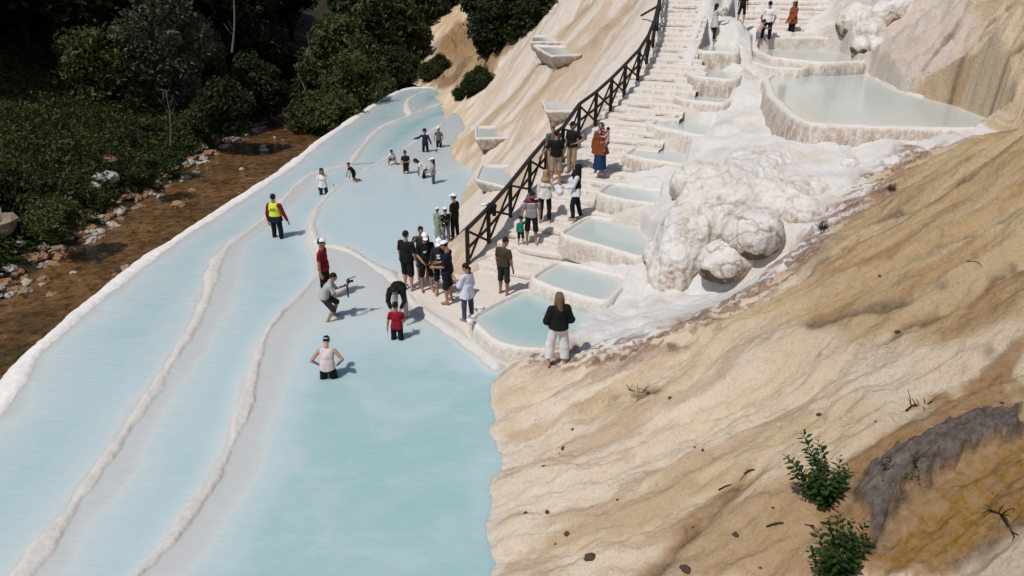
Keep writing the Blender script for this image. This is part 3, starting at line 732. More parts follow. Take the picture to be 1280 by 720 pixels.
# ------------------------------------------------------------------ valley, stream
SL = smooth_line(ats([(-420, 700), (-160, 480), (0, 372), (50, 332), (100, 302), (135, 280), (180, 247), (230, 217), (272, 186), (312, 165), (350, 142), (385, 120), (400, 90), (395, 60), (400, 35), (455, 30), (520, 20)], -1.7), 2)   # left bank
def valley(X, Y):
    # signed distance left of the bank line
    d = seg_dist(SL, X, Y)
    bank = np.vstack([SL, [[200, 400], [200, -80], [-30, -80]]])
    ins = inside(bank, X, Y)            # right of the bank: stream bed
    s = np.where(ins, -d, d)
    z = np.where(s > 0, -1.62+.9*sm(0, 1.6, s)+.35*np.maximum(s-1.0, 0)-.12*np.maximum(s-14, 0)+.25*fbm(X*.35, Y*.35, 0, 4, 101)*sm(0, 4, s), -1.75-.35*sm(0, 1.5, -s)+.16*fbm(X*1.1, Y*1.1, 0, 4, 103))
    z = np.where(s > 45, z+.12*(s-45), z)
    return np.minimum(z, 46+.02*s), s
xs = np.r_[np.linspace(-170, -62, 40), np.linspace(-60, 6, 300), np.linspace(8, 70, 22)]; ys = np.r_[np.linspace(-5, 75, 330), np.linspace(76.5, 240, 70)]
gx2, gy2 = np.meshgrid(xs, ys); X2, Y2 = gx2.ravel(), gy2.ravel(); VZ, VS = valley(X2, Y2)
VZ = np.where((X2 > -3), VZ-sm(-3, 2, X2)*3, VZ)
me = mesh_np('valley_ground', np.c_[X2, Y2, VZ], grid_faces(len(ys), len(xs)))
t = NT('forest_soil'); iso = t.coord()
cL = t.mix(t.noise(iso, 2.5, 7, .7), (.022, .018, .010), (.060, .045, .024))
cL = t.mix(t.ramp(t.noise(iso, .45, 5, .6), [(.45, 0), (.6, .8)]), cL, (.018, .030, .009))
M['soil'] = t.fin(cL, .9, .2, t.bump(t.noise(iso, 9, 7, .7), .8, .1))
tag(link('valley_ground', me, [M['soil']]), kind='structure')
me = mesh_np('stream', np.c_[X2, Y2, np.full(len(X2), -1.66)], grid_faces(len(ys), len(xs)))
msk = (VZ < -1.55) & (X2 < 3)
Fs = grid_faces(len(ys), len(xs)); Fs = Fs[msk[Fs].sum(1) >= 2]
V, Fs, u = compact(np.c_[X2, Y2, -1.66+.0*X2], Fs)
tag(link('stream', mesh_np('stream', V, Fs), [M['stream']]), kind='structure')
def vz(x, y): return float(valley(np.array([x]), np.array([y]))[0][0])
# far hills closing the valley
xs = np.linspace(-420, 420, 90); ys = np.linspace(150, 420, 30); gx3, gy3 = np.meshgrid(xs, ys)
fz = -10+75*sm(150, 400, gy3)+14*fbm(gx3*.012, gy3*.012, 0, 4, 111)
tag(link('far_hills', mesh_np('far_hills', np.c_[gx3.ravel(), gy3.ravel(), fz.ravel()], grid_faces(30, 90)), [M['soil']]), kind='structure')
# ground behind and beside the viewer so that the slope has no open edge
xs = np.linspace(-.5, 60, 60); ys = np.linspace(-30, 4.4, 40); gx3, gy3 = np.meshgrid(xs, ys)
# ------------------------------------------------------------------ stairs
def stairway(name, CW, N, t0, t1, rise, z0, z1, wide=None, dt=.05, seed=0, tap=0.0):
    zc = CW[:, 2]+np.arange(len(CW))*1e-5
    def C(z):
        return (np.array([np.interp(z, zc, CW[:, 0]), np.interp(z, zc, CW[:, 1])]), np.array([np.interp(z, zc, N[:, 0]), np.interp(z, zc, N[:, 1])]))
    t = np.arange(t0, t1, dt); rows = []; ed = []; k = 0; z = z0
    while z < z1:
        p, n = C(z); p2, _ = C(z+rise); u = p2-p; L = np.linalg.norm(u)+1e-6; u /= L
        wig = .085*fbm(t*.8, k*7.3, 0, 3, 201+seed)+.016*fbm(t*5, k*3.7, 0, 2, 203+seed)
        zn = .030*fbm(t*.9, k*5.1, 0, 3, 207+seed)
        for f, dz, e in ((-.012, -rise+.004-(.6 if k == 0 else 0), .9), (0.005, -rise*.6, .8), (0.012, -.06, .45), (.03, -.022, .12), (.075, -.004, 0), (L*.4, .004, 0), (L*.75, .0, .0), (L*.94, -.01, .5)):
            off = f+wig*(1 if f < L*.5 else .6)
            tt = np.where(t > 0, t*(1-(tap*float(sm(4.2, 4.9, z)))), t)
            P = p[None]+n[None]*tt[:, None]+u[None]*off[:, None]
            rows.append(np.c_[P, z+dz+zn*(1 if dz > -.05 else .5)]); ed.append(np.full(len(t), e))
        k += 1; z += rise
    V = np.vstack(rows); me = mesh_np(name, V, grid_faces(len(rows), len(t)))
    set_attr(me, 'edge', np.concatenate(ed))
    return link(name, me, [M['step']])
o = stairway('limestone_staircase', CLW, _nrm, -1.42, 1.75, .165, .11, 7.4, tap=.45)
tag(o, 'long pale limestone staircase between the railing and the stepped pools', 'staircase')
TC = np.array([atd(a, b, D) for a, b, D in [(985, 50, 32.5), (990, 33, 33.4), (992, 12, 34.9), (993, -12, 37), (994, -30, 39.5)]])
TC[:, 2] = [5.0, 5.48, 6.1, 6.85, 7.6]
_tn = np.tile(np.array([.985, -.17]), (len(TC), 1))
o = stairway('limestone_staircase', TC, _tn, -2.3, 2.2, .19, 5.1, 7.4, seed=50)
tag(o, 'short flight of wide rust edged limestone steps at the top beside the cliff', 'staircase')

# ------------------------------------------------------------------ built-up pools
def make_pool(key, label, wall=.75, rim=.11, lean=.04, rust=.7, dmax=.5, step=.05, smooth_it=2, water_drop=.035, rz=.05, poly=None, z=None, group=None, grow=.09):
    if poly is None: poly, z = BP[key]
    P = ats(poly, z); P = P+(P-P.mean(0))*grow
    A = .5*np.sum(P[:, 0]*np.roll(P[:, 1], -1)-np.roll(P[:, 0], -1)*P[:, 1])
    if A < 0: P = P[::-1]
    P = resample(P, step, True)
    for _ in range(int((.16*smooth_it/step)**2*.5)+2): P = P*.5+(np.roll(P, 1, 0)+np.roll(P, -1, 0))*.25
    P = resample(P, step, True)
    T = np.roll(P, -1, 0)-np.roll(P, 1, 0); T /= np.linalg.norm(T, axis=1)[:, None]
    N = np.stack([T[:, 1], -T[:, 0]], 1)
    c = P.mean(0); n = len(P); arc = np.arange(n)*step
    ang = arc/(n*step)*2*np.pi; Rr = n*step/(2*np.pi)
    cxn, cyn = Rr*np.cos(ang), Rr*np.sin(ang)
    rings = [(-.10, -.30, 0), (-.02, -.10, 0), (0., -.03, .05), (.02, rz*.6, .05), (rim*.35, rz, .0), (rim*.7, rz*.9, .0), (rim*.95, rz*.35, .12), (rim+.02, -.05, .55)]
    nv = max(6, int(wall/.055))
    for i in range(1, nv+1):
        f = i/nv; rings.append((rim+.02+lean*f+.03*math.sin(f*3), -.05-(wall-.05)*f, .75+.25*min(1, f*3)))
    V, sd = [], []
    for off, dz, s in rings:
        nz = .030*fbm(cxn*1.6, cyn*1.6, dz*.8+z*3, 3, 301+key)+.020*fbm(cxn*7, cyn*7, dz*1.6+z, 3, 305+key)
        a = off+nz*(1.0 if s > .3 else .45)
        V.append(np.c_[P+N*a[:, None], np.full(n, z+dz)+.012*fbm(cxn*2.5, cyn*2.5, z, 3, 309+key)*(s < .5)]); sd.append(np.full(n, s))
    V = np.vstack(V)-np.array([c[0], c[1], z-.0]); F = grid_faces(len(rings), n, True)
    root = thing('travertine_pool', label, 'pool', (c[0], c[1], z), 0, group)
    me = mesh_np('basin', V, F[:, ::-1]); set_attr(me, 'side', np.concatenate(sd)); set_attr(me, 'rust', np.full(len(V), rust))
    link('basin', me, [M['basin']], root)
    # water sheet with rings so that the depth grows inward
    rr = [1.0, .96, .9, .8, .62, .4, .2]; dd = [.02, .10, .30, .62, .9, 1, 1]
    W = []; D = []
    for s, q in zip(rr, dd):
        W.append(np.c_[(P+N*.01-c)*s, np.full(n, -water_drop)]); D.append(np.full(n, q*dmax))
    W.append(np.array([[0, 0, -water_drop]])); D.append(np.array([dmax]))
    W = np.vstack(W); Fq = grid_faces(len(rr), n, True); j = np.arange(n); e = (len(rr)-1)*n
    Ft = np.stack([e+j, e+(j+1) % n, np.full(n, len(W)-1)], 1)
    me = mesh_np('water', W, [Fq, Ft]); set_attr(me, 'depth', np.concatenate(D))
    link('water', me, [M['water_still']], root)
    return root
G = 'stepped pools beside the staircase'
make_pool(1, 'lowest and largest stepped pool, turquoise, behind the woman in white trousers', .62, .13, .03, .45, .72, group=G)
make_pool(2, 'second stepped pool from the bottom, pale blue, a low kerb above the lowest pool', .50, .13, .02, .35, .30, group=G)
make_pool(3, 'third stepped pool from the bottom, with a long buff front wall', .62, .12, .04, .6, .34, group=G)
make_pool(4, 'fourth stepped pool from the bottom, with a speckled tan front wall', .64, .12, .05, .7, .25, group=G)
make_pool(5, 'fifth stepped pool from the bottom with a rough dark brown stained front wall', .62, .12, .06, 1.0, .2, group=G)
make_pool(6, 'sixth stepped pool from the bottom, white rounded lip over a tan patch', .85, .2, .08, .6, .22, group=G)
make_pool(7, 'seventh stepped pool from the bottom with a mottled brown and white front wall', .85, .17, .06, .8, .2, group=G)
make_pool(8, 'eighth stepped pool from the bottom with a tall heavily rusted dripping front wall', .85, .16, .05, 1.0, .2, group=G)
make_pool(9, 'topmost stepped pool, thin grey water over a pinkish brown front wall', .8, .15, .04, .9, .15, group=G)
make_pool(10, 'shallow grey green landing pool with a yellowish kerb', .45, .16, .03, .8, .14)
make_pool(11, 'narrow shallow landing pool below the yellowish kerb', .55, .13, .08, .9, .12)
make_pool(12, 'thin film pool on the landing below the adult in black shorts', .40, .14, .03, .3, .1)
make_pool(20, 'large grey blue pool with a thick white rim and rusty wall under the cliff', .92, .26, .10, 1.0, .26, .08, 1, rz=.04, grow=.02)
GL = 'small ledge pools left of the railing'
L = {31: ([(606, 208), (661, 209), (641, 234), (599, 224)], 1.2), 32: ([(598, 159), (629, 159), (636, 171), (598, 172)], 1.72), 33: ([(681, 125), (728, 127), (724, 138), (687, 138)], 2.98),
     34: ([(668, 45), (707, 45), (706, 52), (667, 52)], 4.7), 35: ([(670, 57), (725, 59), (722, 68), (691, 69)], 4.28)}
def make_ledge(key, label, wall, lean):
    poly, z = L[key]; q = np.mean(poly, 0); z = float(gpx(q[0], q[1])[2])+.12; return make_pool(key, label, wall, .09, lean, 1.0, .13, .05, 1, .03, .03, poly, z, GL)
make_ledge(31, 'lowest ledge pool left of the railing, grey water with a dark crusted underside', .42, -.22)
make_ledge(32, 'small square ledge pool over a mustard yellow stain beside the upper wading pool', .55, -.30)
make_ledge(33, 'ledge pool left of the railing with brown drips below it, midway up the slope', .55, -.42)
make_ledge(34, 'thin uppermost ledge pool left of the railing, just behind a larger ledge pool', .5, -.2)
make_ledge(35, 'wedge shaped ledge pool high on the slope with a tall tapering tan front', .8, -.55)

# ------------------------------------------------------------------ fence
FB = [(585, 330), (611, 303), (638, 271), (662, 239), (682, 214), (703, 198), (723, 168), (744, 152), (763, 134), (780, 116), (797, 97), (808, 79), (816, 58), (821, 36), (824, 12), (826, -12), (828, -36)]
base = [rpx(a, b) for a, b in FB]
fr = thing('timber_railing', 'dark brown timber railing with crossed braces climbing beside the staircase', 'railing', base[0])
B0 = base[0]; PH = 1.06
def fpart(mb, name): return mb.build(name, M['wood'], fr, False)
for q in base:
    m = MB(); m.box(q-B0+np.array([0, 0, PH/2-.12]), (.12, .12, PH+.24), None, .012); fpart(m, 'post')
for a, b in zip(base[:-1], base[1:]):
    a, b = a-B0, b-B0; d = (b-a)/np.linalg.norm(b-a); sd = np.array([d[1], -d[0], 0])
    m = MB(); m.bar(a+[0, 0, PH+.02], b+[0, 0, PH+.02], .13, .07, .01); fpart(m, 'top_rail')
    m = MB(); m.bar(a+d*.06+[0, 0, .48], b-d*.06+[0, 0, .48], .055, .08, .008); fpart(m, 'middle_rail')
    m = MB(); m.bar(a+d*.08+[0, 0, .12]+sd*.02, b-d*.08+[0, 0, PH-.10]+sd*.02, .045, .07, .006); fpart(m, 'brace')
    m = MB(); m.bar(a+d*.08+[0, 0, PH-.10]-sd*.03, b-d*.08+[0, 0, .12]-sd*.03, .045, .07, .006); fpart(m, 'brace')
a = rpx(801, 24); b = base[13]
m = MB(); m.bar(np.array([a[0], a[1], a[2]+.15]), b+[0, 0, PH-.1], .08, .08, .01); 
o = link('timber_beam', m.mesh('timber_beam', False), [M['wood']]); tag(o, 'loose dark timber beam running off the railing near the top of the slope', 'beam')
# ------------------------------------------------------------------ people: signed distance bodies meshed with surface nets
def nrm(v):
    v = np.asarray(v, float); return v/(np.linalg.norm(v)+1e-12)
class SDF:
    def __init__(s): s.p = []
    def cone(s, a, b, ra, rb, k=.02, flat=False, sub=False, flata=False):
        a, b = np.asarray(a, float), np.asarray(b, float); ab = b-a; l2 = ab@ab+1e-12; u = ab/math.sqrt(l2)
        def f(P):
            q = P-a; t = np.clip((q@ab)/l2, 0, 1)
            d = np.sqrt(((q-t[..., None]*ab)**2).sum(-1))-(ra+(rb-ra)*t)
            if flat: d = np.maximum(d, (P-b)@u)
            if flata: d = np.maximum(d, -(q@u))
            return d
        r = max(ra, rb); s.p.append((f, np.minimum(a, b)-r, np.maximum(a, b)+r, k, sub)); return s
    def ell(s, c, rad, Rm=None, k=.02, cut=None, sub=False):
        c = np.asarray(c, float); rad = np.asarray(rad, float); Rm = np.eye(3) if Rm is None else Rm
        def f(P):
            q = (P-c)@Rm; k0 = np.sqrt(((q/rad)**2).sum(-1)); k1 = np.sqrt(((q/rad**2)**2).sum(-1))+1e-9
            d = k0*(k0-1)/k1
            if cut is not None:
                for n_, o_ in cut: d = np.maximum(d, q@np.asarray(n_, float)-o_)
            return d
        e = np.abs(Rm)@rad if True else rad
        s.p.append((f, c-e-.005, c+e+.005, k, sub)); return s
    def mesh(s, h, wr=0.0, seed=0, fr=9.0):
        lo = np.min([p[1] for p in s.p if not p[4]], 0)-3*h; hi = np.max([p[2] for p in s.p if not p[4]], 0)+3*h
        n = np.ceil((hi-lo)/h).astype(int)+1
        D = np.full(n, .06, np.float64); ax = [lo[i]+h*np.arange(n[i]) for i in range(3)]
        for f, a, b, k, sub in s.p:
            i0 = np.maximum(((a-k-2.5*h-lo)/h).astype(int), 0); i1 = np.minimum(((b+k+2.5*h-lo)/h).astype(int)+2, n)
            if np.any(i1 <= i0): continue
            sl = tuple(slice(i0[i], i1[i]) for i in range(3))
            P = np.stack(np.meshgrid(*[ax[i][sl[i]] for i in range(3)], indexing='ij'), -1)
            d = f(P); o = D[sl]
            if sub: D[sl] = np.maximum(o, -d); continue
            hh = np.clip(.5+.5*(o-d)/k, 0, 1); D[sl] = o+(d-o)*hh-k*hh*(1-hh)
        if wr:
            P = np.meshgrid(*ax, indexing='ij'); m = np.abs(D) < .05
            w = vn(P[0][m]*fr, P[1][m]*fr, P[2][m]*fr*.8, seed)+.5*vn(P[0][m]*fr*2.1, P[1][m]*fr*2.1, P[2][m]*fr*1.4, seed+3)
            D[m] += wr*w
        return nets(D, lo, h)
_C = np.array([[i, j, k] for i in (0, 1) for j in (0, 1) for k in (0, 1)])
_E = [(a, b) for a in range(8) for b in range(a+1, 8) if np.abs(_C[a]-_C[b]).sum() == 1]
def nets(D, lo, h):
    S = D < 0; n = np.array(D.shape)
    cnt = sum(S[c[0]:n[0]-1+c[0], c[1]:n[1]-1+c[1], c[2]:n[2]-1+c[2]].astype(np.int8) for c in _C)
    idx = np.argwhere((cnt > 0) & (cnt < 8))
    val = np.stack([D[idx[:, 0]+c[0], idx[:, 1]+c[1], idx[:, 2]+c[2]] for c in _C], 1)
    acc = np.zeros((len(idx), 3)); m_ = np.zeros(len(idx))
    for a, b in _E:
        da, db = val[:, a], val[:, b]; m = (da < 0) != (db < 0)
        t = np.where(m, da/np.where(m, da-db, 1), 0)
        acc += np.where(m[:, None], _C[a]+t[:, None]*(_C[b]-_C[a]), 0); m_ += m
    V = lo+h*(idx+acc/m_[:, None])
    im = np.full(n-1, -1, np.int64); im[idx[:, 0], idx[:, 1], idx[:, 2]] = np.arange(len(idx))
    Fs = []
    for ax in range(3):
        a1, a2 = (ax+1) % 3, (ax+2) % 3
        sl0 = [slice(1, n[i]-1) for i in range(3)]; sl0[ax] = slice(0, n[ax]-1); sl1 = list(sl0); sl1[ax] = slice(1, n[ax])
        A, B = S[tuple(sl0)], S[tuple(sl1)]
        e = np.argwhere(A != B); o = np.array([s_.start for s_ in sl0]); e = e+o
        e1 = np.eye(3, dtype=int)[a1]; e2 = np.eye(3, dtype=int)[a2]
        q = np.stack([im[tuple((e-e1-e2).T)], im[tuple((e-e2).T)], im[tuple(e.T)], im[tuple((e-e1).T)]], 1)
        fl = S[tuple(e.T)]; q[~fl] = q[~fl][:, ::-1]; Fs.append(q)
    F = np.vstack(Fs); F = F[(F >= 0).all(1)]
    return V, F

# ---- prototypes shared by everyone (head-local: +y forward, z up, origin at the head centre)
def proto_head():
    s = SDF()
    s.ell((0, -.012, .028), (.074, .094, .088), k=.02).ell((0, .022, -.045), (.052, .062, .066), k=.03).ell((0, .03, -.01), (.06, .062, .075), k=.03)
    s.cone((0, .082, .012), (0, .104, -.022), .008, .0135, .012).ell((0, .078, -.062), (.022, .012, .008), k=.008).ell((0, .066, -.098), (.022, .018, .016), k=.012)
    for sg in (-1, 1):
        s.ell((sg*.031, .098, .012), (.019, .014, .012), k=.01, sub=True)
        s.cone((sg*.014, .086, .03), (sg*.045, .072, .03), .008, .007, .012).ell((sg*.076, -.012, -.006), (.011, .022, .032), k=.008)
    s.cone((0, -.02, -.05), (0, -.028, -.15), .056, .056, .03)
    V, F = s.mesh(.007)
    e = SDF()
    for sg in (-1, 1): e.ell((sg*.031, .079, .012), (.0135, .0095, .0095), k=.001)
    eV, eF = e.mesh(.005)
    m = SDF(); m.ell((0, .0865, -.0625), (.021, .0055, .0065), k=.001)
    for sg in (-1, 1): m.cone((sg*.016, .092, .033), (sg*.046, .077, .034), .0045, .0035, .001)
    mV, mF = m.mesh(.005)
    return V, F, eV, eF, mV, mF
HEAD = proto_head()
def proto_hand(curl):
    s = SDF(); s.ell((0, 0, -.048), (.014, .040, .052), k=.01).cone((0, 0, .03), (0, 0, -.02), .024, .026, .02)
    for y, L, z in ((.030, .070, -.092), (.010, .080, -.098), (-.010, .073, -.096), (-.029, .056, -.088)):
        p = np.array([0, y, z+.012]); a = curl*.5
        for q, r0, r1 in ((.45, .0092, .0086), (.32, .0086, .0080), (.23, .0080, .0068)):
            p2 = p+L*q*np.array([-math.sin(a), y*.6, -math.cos(a)]); s.cone(p, p2, r0, r1, .004); p = p2; a += curl*.8
    s.cone((-.002, .024, -.020), (-.012, .052, -.052), .013, .0105, .01).cone((-.012, .052, -.052), (-.020-.02*curl, .060, -.088), .0105, .008, .004)
    return s.mesh(.0055)
HAND = {'rest': proto_hand(.35), 'grip': proto_hand(1.15)}
def hairset():
    out = {}
    def reg(n, s, h=.009, wr=.004, fr=30): out[n] = s.mesh(h, wr, 5, fr)
    def cap_shell(s, big=0.0):
        s.ell((0, -.014, .034), (.082+big, .103+big, .094+big), k=.01)
        s.ell((0, .115, -.035), (.075, .075, .085), k=.01, sub=True); s.ell((0, .02, -.115), (.1, .075, .08), k=.01, sub=True)
        s.ell((0, -.07, -.135), (.12, .09, .075), k=.01, sub=True); return s
    reg('short', cap_shell(SDF()))
    reg('curly', cap_shell(SDF(), .022), .01, .014, 42)
    s = SDF(); s.ell((0, -.016, .030), (.086, .104, .098), k=.01).cone((0, -.055, -.02), (0, -.085, -.25), .075, .055, .04)
    for sg in (-1, 1): s.cone((sg*.068, -.01, .0), (sg*.088, -.02, -.20), .030, .034, .03)
    s.ell((0, .12, -.045), (.058, .085, .10), k=.01, sub=True); reg('wavy', s, .01, .013, 26)
    s = SDF(); s.ell((0, -.016, .030), (.083, .102, .096), k=.01).cone((0, -.06, -.01), (0, -.10, -.34), .06, .035, .04)
    for sg in (-1, 1): s.cone((sg*.062, -.03, .0), (sg*.07, -.06, -.25), .026, .022, .03)
    s.ell((0, .115, -.035), (.064, .08, .095), k=.01, sub=True); reg('long', s, .01, .005, 30)
    s = cap_shell(SDF()); s.cone((0, -.09, .02), (0, -.135, -.03), .028, .034, .02).cone((0, -.135, -.03), (0, -.115, -.20), .034, .016, .02); reg('pony', s)
    s = SDF(); s.ell((0, -.014, .026), (.092, .112, .106), k=.02).cone((0, -.015, -.05), (0, -.01, -.17), .080, .125, .05).ell((0, .0, -.215), (.165, .12, .085), k=.05)
    s.cone((0, -.05, -.08), (0, -.10, -.26), .08, .085, .05)
    s.ell((0, .115, -.012), (.056, .070, .076), k=.01, sub=True); reg('hijab', s, .011, .006, 16)
    s = SDF(); s.ell((0, -.012, .040), (.088, .108, .090), k=.002, cut=[((0, 0, -1), -.012)]); s.ell((0, .112, .034), (.068, .078, .012), k=.012); reg('cap', s, .008, 0)
    s = SDF(); s.ell((0, .045, -.085), (.055, .05, .055), k=.01); s.ell((0, .075, -.052), (.034, .03, .012), k=.01)
    for sg in (-1, 1): s.cone((sg*.066, .015, -.01), (sg*.05, .04, -.085), .014, .02, .02)
    reg('beard', s, .008, .003, 40)
    return out
HAIR = hairset(); HAIRM = {}
def matbasis(y, z):     # columns x,y,z with z given, y projected
    z = nrm(z); y = np.asarray(y, float); y = nrm(y-z*(y@z)); x = np.cross(y, z); return np.stack([x, y, z], 1)
SK = {'fair': (.47, .27, .19), 'tan': (.36, .19, .12), 'brown': (.26, .13, .08)}
_mc = {}
def cloth(name, col, **k):
    key = (name, col)
    if key not in _mc: _mc[key] = m_plain(name, col, k.get('rough', .85), k.get('var', .18), 7, .15, .5, 55)
    return _mc[key]
for k, c in SK.items(): M['skin_'+k] = m_plain('skin_'+k, c, .5, .10, 12, .35, .1, 90)
M['eye'] = m_plain('eye_dark', (.03, .02, .015), .2, .1); M['brow'] = m_plain('brow_lip', (.10, .04, .03), .6, .1)
BLK = (.012, .012, .013); WHT = (.72, .72, .73); NVY = (.018, .022, .05); HB = (.016, .011, .009)

def spotted(name, base, spot, scale, thr, kind='noise'):
    t = NT(name); iso = t.coord(); n = t.noise(iso, scale, 3, .6) if kind == 'noise' else t.voro(iso, scale)
    c = t.mix(t.ramp(n, [(thr, 0), (thr+.03, 1)] if kind == 'noise' else [(thr-.05, 1), (thr, 0)]), base, spot)
    return t.fin(c, .85, .15)
def banded(name, bands):       # cloth with woven horizontal bands: (height, colour) from low to high, object z
    t = NT(name); c = t.n('ShaderNodeTexCoord'); sp = t.n('ShaderNodeSeparateXYZ'); t.l(c.outputs['Object'], sp.inputs[0])
    q = t.n('ShaderNodeValToRGB'); q.color_ramp.interpolation = 'CONSTANT'; t.l(t.math('DIVIDE', sp.outputs[2], 2.0), q.inputs[0])
    e = q.color_ramp.elements
    while len(e) < len(bands): e.new(.5)
    for el, (p, cc) in zip(e, bands): el.position = p/2.0; el.color = (*cc, 1)
    return t.fin(q.outputs[0], .85, .15, t.bump(t.noise(t.coord(), 55, 3), .4, .01))

STAND = dict(aL=((.16, .02, -1), (.05, .16, -1)), aR=((.16, .02, -1), (.05, .16, -1)), lL=((.07, .03, -1), (.02, -.02, -1)), lR=((.07, -.03, -1), (.02, -.05, -1)))
RECORD = []
def person(label, base, rz, top_px=None, H=None, skin='tan', kid=0.0, build=1.0, fem=False, lean=0, side=0, twist=0, head=(0, 0), depth=0.0,
           tops=None, bottom=None, hair='short', haircol=HB, cap=None, capback=False, beard=False, extras=(), hands=('rest', 'rest'), group=None, h=.0135, headscale=None, **pose):
    ps = dict(STAND); ps.update(pose); s = 1.0; hs = 1+.30*kid; b = build
    ls = 1-.10*kid                          # shorter limbs for children
    def rot(lean_, side_=0):
        a, c = R(lean_), R(side_)
        Rx = np.array([[1, 0, 0], [0, math.cos(a), math.sin(a)], [0, -math.sin(a), math.cos(a)]])    # forward lean: z -> +y
        Ry = np.array([[math.cos(c), 0, math.sin(c)], [0, 1, 0], [-math.sin(c), 0, math.cos(c)]])
        return Ry@Rx
    R0, R1_, R2_ = rot(lean*.35, side*.4), rot(lean*.8, side*.8), rot(lean, side)
    tw = R(twist); Rt = np.array([[math.cos(tw), -math.sin(tw), 0], [math.sin(tw), math.cos(tw), 0], [0, 0, 1]])
    Rc = R2_@Rt
    U = np.array([0, 0, 1.])
    p0 = np.zeros(3); p1 = p0+R0@U*.13; p2 = p1+R1_@U*.17; p3 = p2+R2_@U*.185
    shw = (.185 if not fem else .165)*(.85+.15*b)*(1-.10*kid)
    J = {}
    hipw = .092 if not fem else .098
    for sd, sg, ka, kl in (('L', -1, 'aL', 'lL'), ('R', 1, 'aR', 'lR')):
        def dv(t): return nrm(np.array([sg*t[0], t[1], t[2]]))
        sh = p2+R2_@(Rt@np.array([sg*shw, -.005, 0]))+R2_@U*.125
        e = sh+Rt@dv(ps[ka][0])*.285*ls; w = e+Rt@dv(ps[ka][1])*.245*ls
        hip = p0+R0@np.array([sg*hipw, 0, -.02])
        kn = hip+dv(ps[kl][0])*.43*ls; an = kn+dv(ps[kl][1])*.415*ls
        J[sd] = dict(sh=sh, el=e, wr=w, ad=Rt@dv(ps[ka][1]), hip=hip, kn=kn, an=an, sd=dv(ps[kl][1]))
    Rh = rot(lean*.45+head[0], side*.5); hy = R(head[1]); Rh = Rh@np.array([[math.cos(hy), -math.sin(hy), 0], [math.sin(hy), math.cos(hy), 0], [0, 0, 1]])
    if 'headrot' in pose: Rh = pose['headrot']
    nk = nrm(R2_@U*.6+Rh@U*.4); hc = p3+nk*.075+Rh@U*.115*hs+Rh@np.array([0, .02, 0])
    low = min(min(J[q]['an'][2]-.078, J[q]['kn'][2]-.055) for q in 'LR'); low = min(low, -.13)
    shift = -low
    topz = lambda sc: (hc[2]+.122*hs+shift)*sc
    # size from the height it has in the photograph
    if H is None:
        def proj(sc):
            c_ = math.cos(rz); s_ = math.sin(rz); x, y = hc[0]*sc, hc[1]*sc
            P = np.array([base[0]+c_*x-s_*y, base[1]+s_*x+c_*y, base[2]+topz(sc)]); q = P-[0, 0, CH]
            dp = q@np.array([0, CT, -ST]); up = q@np.array([0, ST, CT]); return 360-FPX*up/dp
        lo_, hi_ = .2, 1.5
        for _ in range(40):
            mid = (lo_+hi_)/2
            if proj(mid) > top_px: lo_ = mid
            else: hi_ = mid
        s = lo_
    else: s = H/1.75
    RECORD.append((label, round(s*1.75, 2)))
    sh_ = np.array([0, 0, shift])
    def X(v): return (np.asarray(v)+sh_)*s
    hx = h/s
    # ---- body
    B = SDF(); I3 = np.eye(3)
    pel = (.150*b, .105*b, .12) if not fem else (.160*b, .108*b, .125)
    B.ell(p0+R0@np.array([0, 0, -.01]), pel, R0, .05).ell((p0*.3+p1*.7), (.130*b, .095*b, .13), R0, .05).ell(p2, (.148*b, .100*b, .16), Rc, .05)
    B.cone(p2+Rc@np.array([-shw*.75, 0, .12]), p2+Rc@np.array([shw*.75, 0, .12]), .055, .055, .05)
    B.cone(p3-R2_@U*.03, p3+nk*.09, .058, .054, .03)
    for q in 'LR':
        j = J[q]; B.cone(j['sh'], j['el'], .050*b, .038*b, .03).cone(j['el'], j['wr'], .039*b, .027, .02)
        B.cone(j['hip'], j['kn'], .082*b, .054*b, .04).cone(j['kn'], j['kn']*.68+j['an']*.32, .053*b, .054*b, .03).cone(j['kn']*.68+j['an']*.32, j['an'], .052*b, .033, .03)
        fy = nrm(np.array([j['an'][0]*0+(.12 if q == 'R' else -.12), 1, 0])); sdn = j['sd']
        if sdn[2] > -.45: ft = nrm(sdn+np.array([0, 0, -.2])); fo = ft*.16
        else: fo = fy*.15+np.array([0, 0, -.045])
        heel = j['an']+np.array([0, -.03, -.045]) if sdn[2] < -.45 else j['an']
        B.cone(heel, j['an'], .033, .034, .02).cone(heel, j['an']+fo, .030, .022, .02).cone(j['an'], j['an']+fo, .034, .020, .02)
    V, F = B.mesh(hx)
    Vs = [X(V)]; Fs = [F]; mi = [np.zeros(len(F), int)]; n = len(V)
    def addpart(v, f, m):
        nonlocal n
        Vs.append(v); Fs.append(f+n); mi.append(np.full(len(f), m)); n += len(v)
    hV, hF, eV, eF, mV, mF = HEAD
    for v, f, m in ((hV, hF, 0), (eV, eF, 1), (mV, mF, 2)): addpart(X(hc+(v*hs)@Rh.T), f, m)
    for q, hd in zip('LR', hands):
        v, f = HAND[hd]; v = v.copy(); j = J[q]; sg = -1 if q == 'L' else 1
        if sg < 0: v = v*[-1, 1, 1]; f = f[:, ::-1]
        ad = j['ad']; Rb = matbasis((0, 1, .15) if abs(ad[1]) < .9 else (0, 0, 1), -ad)
        addpart(X(j['wr']+ad*.012+(v*.98*ls)@Rb.T), f, 0)
    root = thing('person', label, 'person', base, rz, group)
    me = mesh_np('body', np.vstack(Vs), [np.vstack(Fs)])
    for m in (M['skin_'+skin], M['eye'], M['brow']): me.materials.append(m)
    me.polygons.foreach_set('material_index', np.concatenate(mi).astype(np.int32))
    link('body', me, [], root)
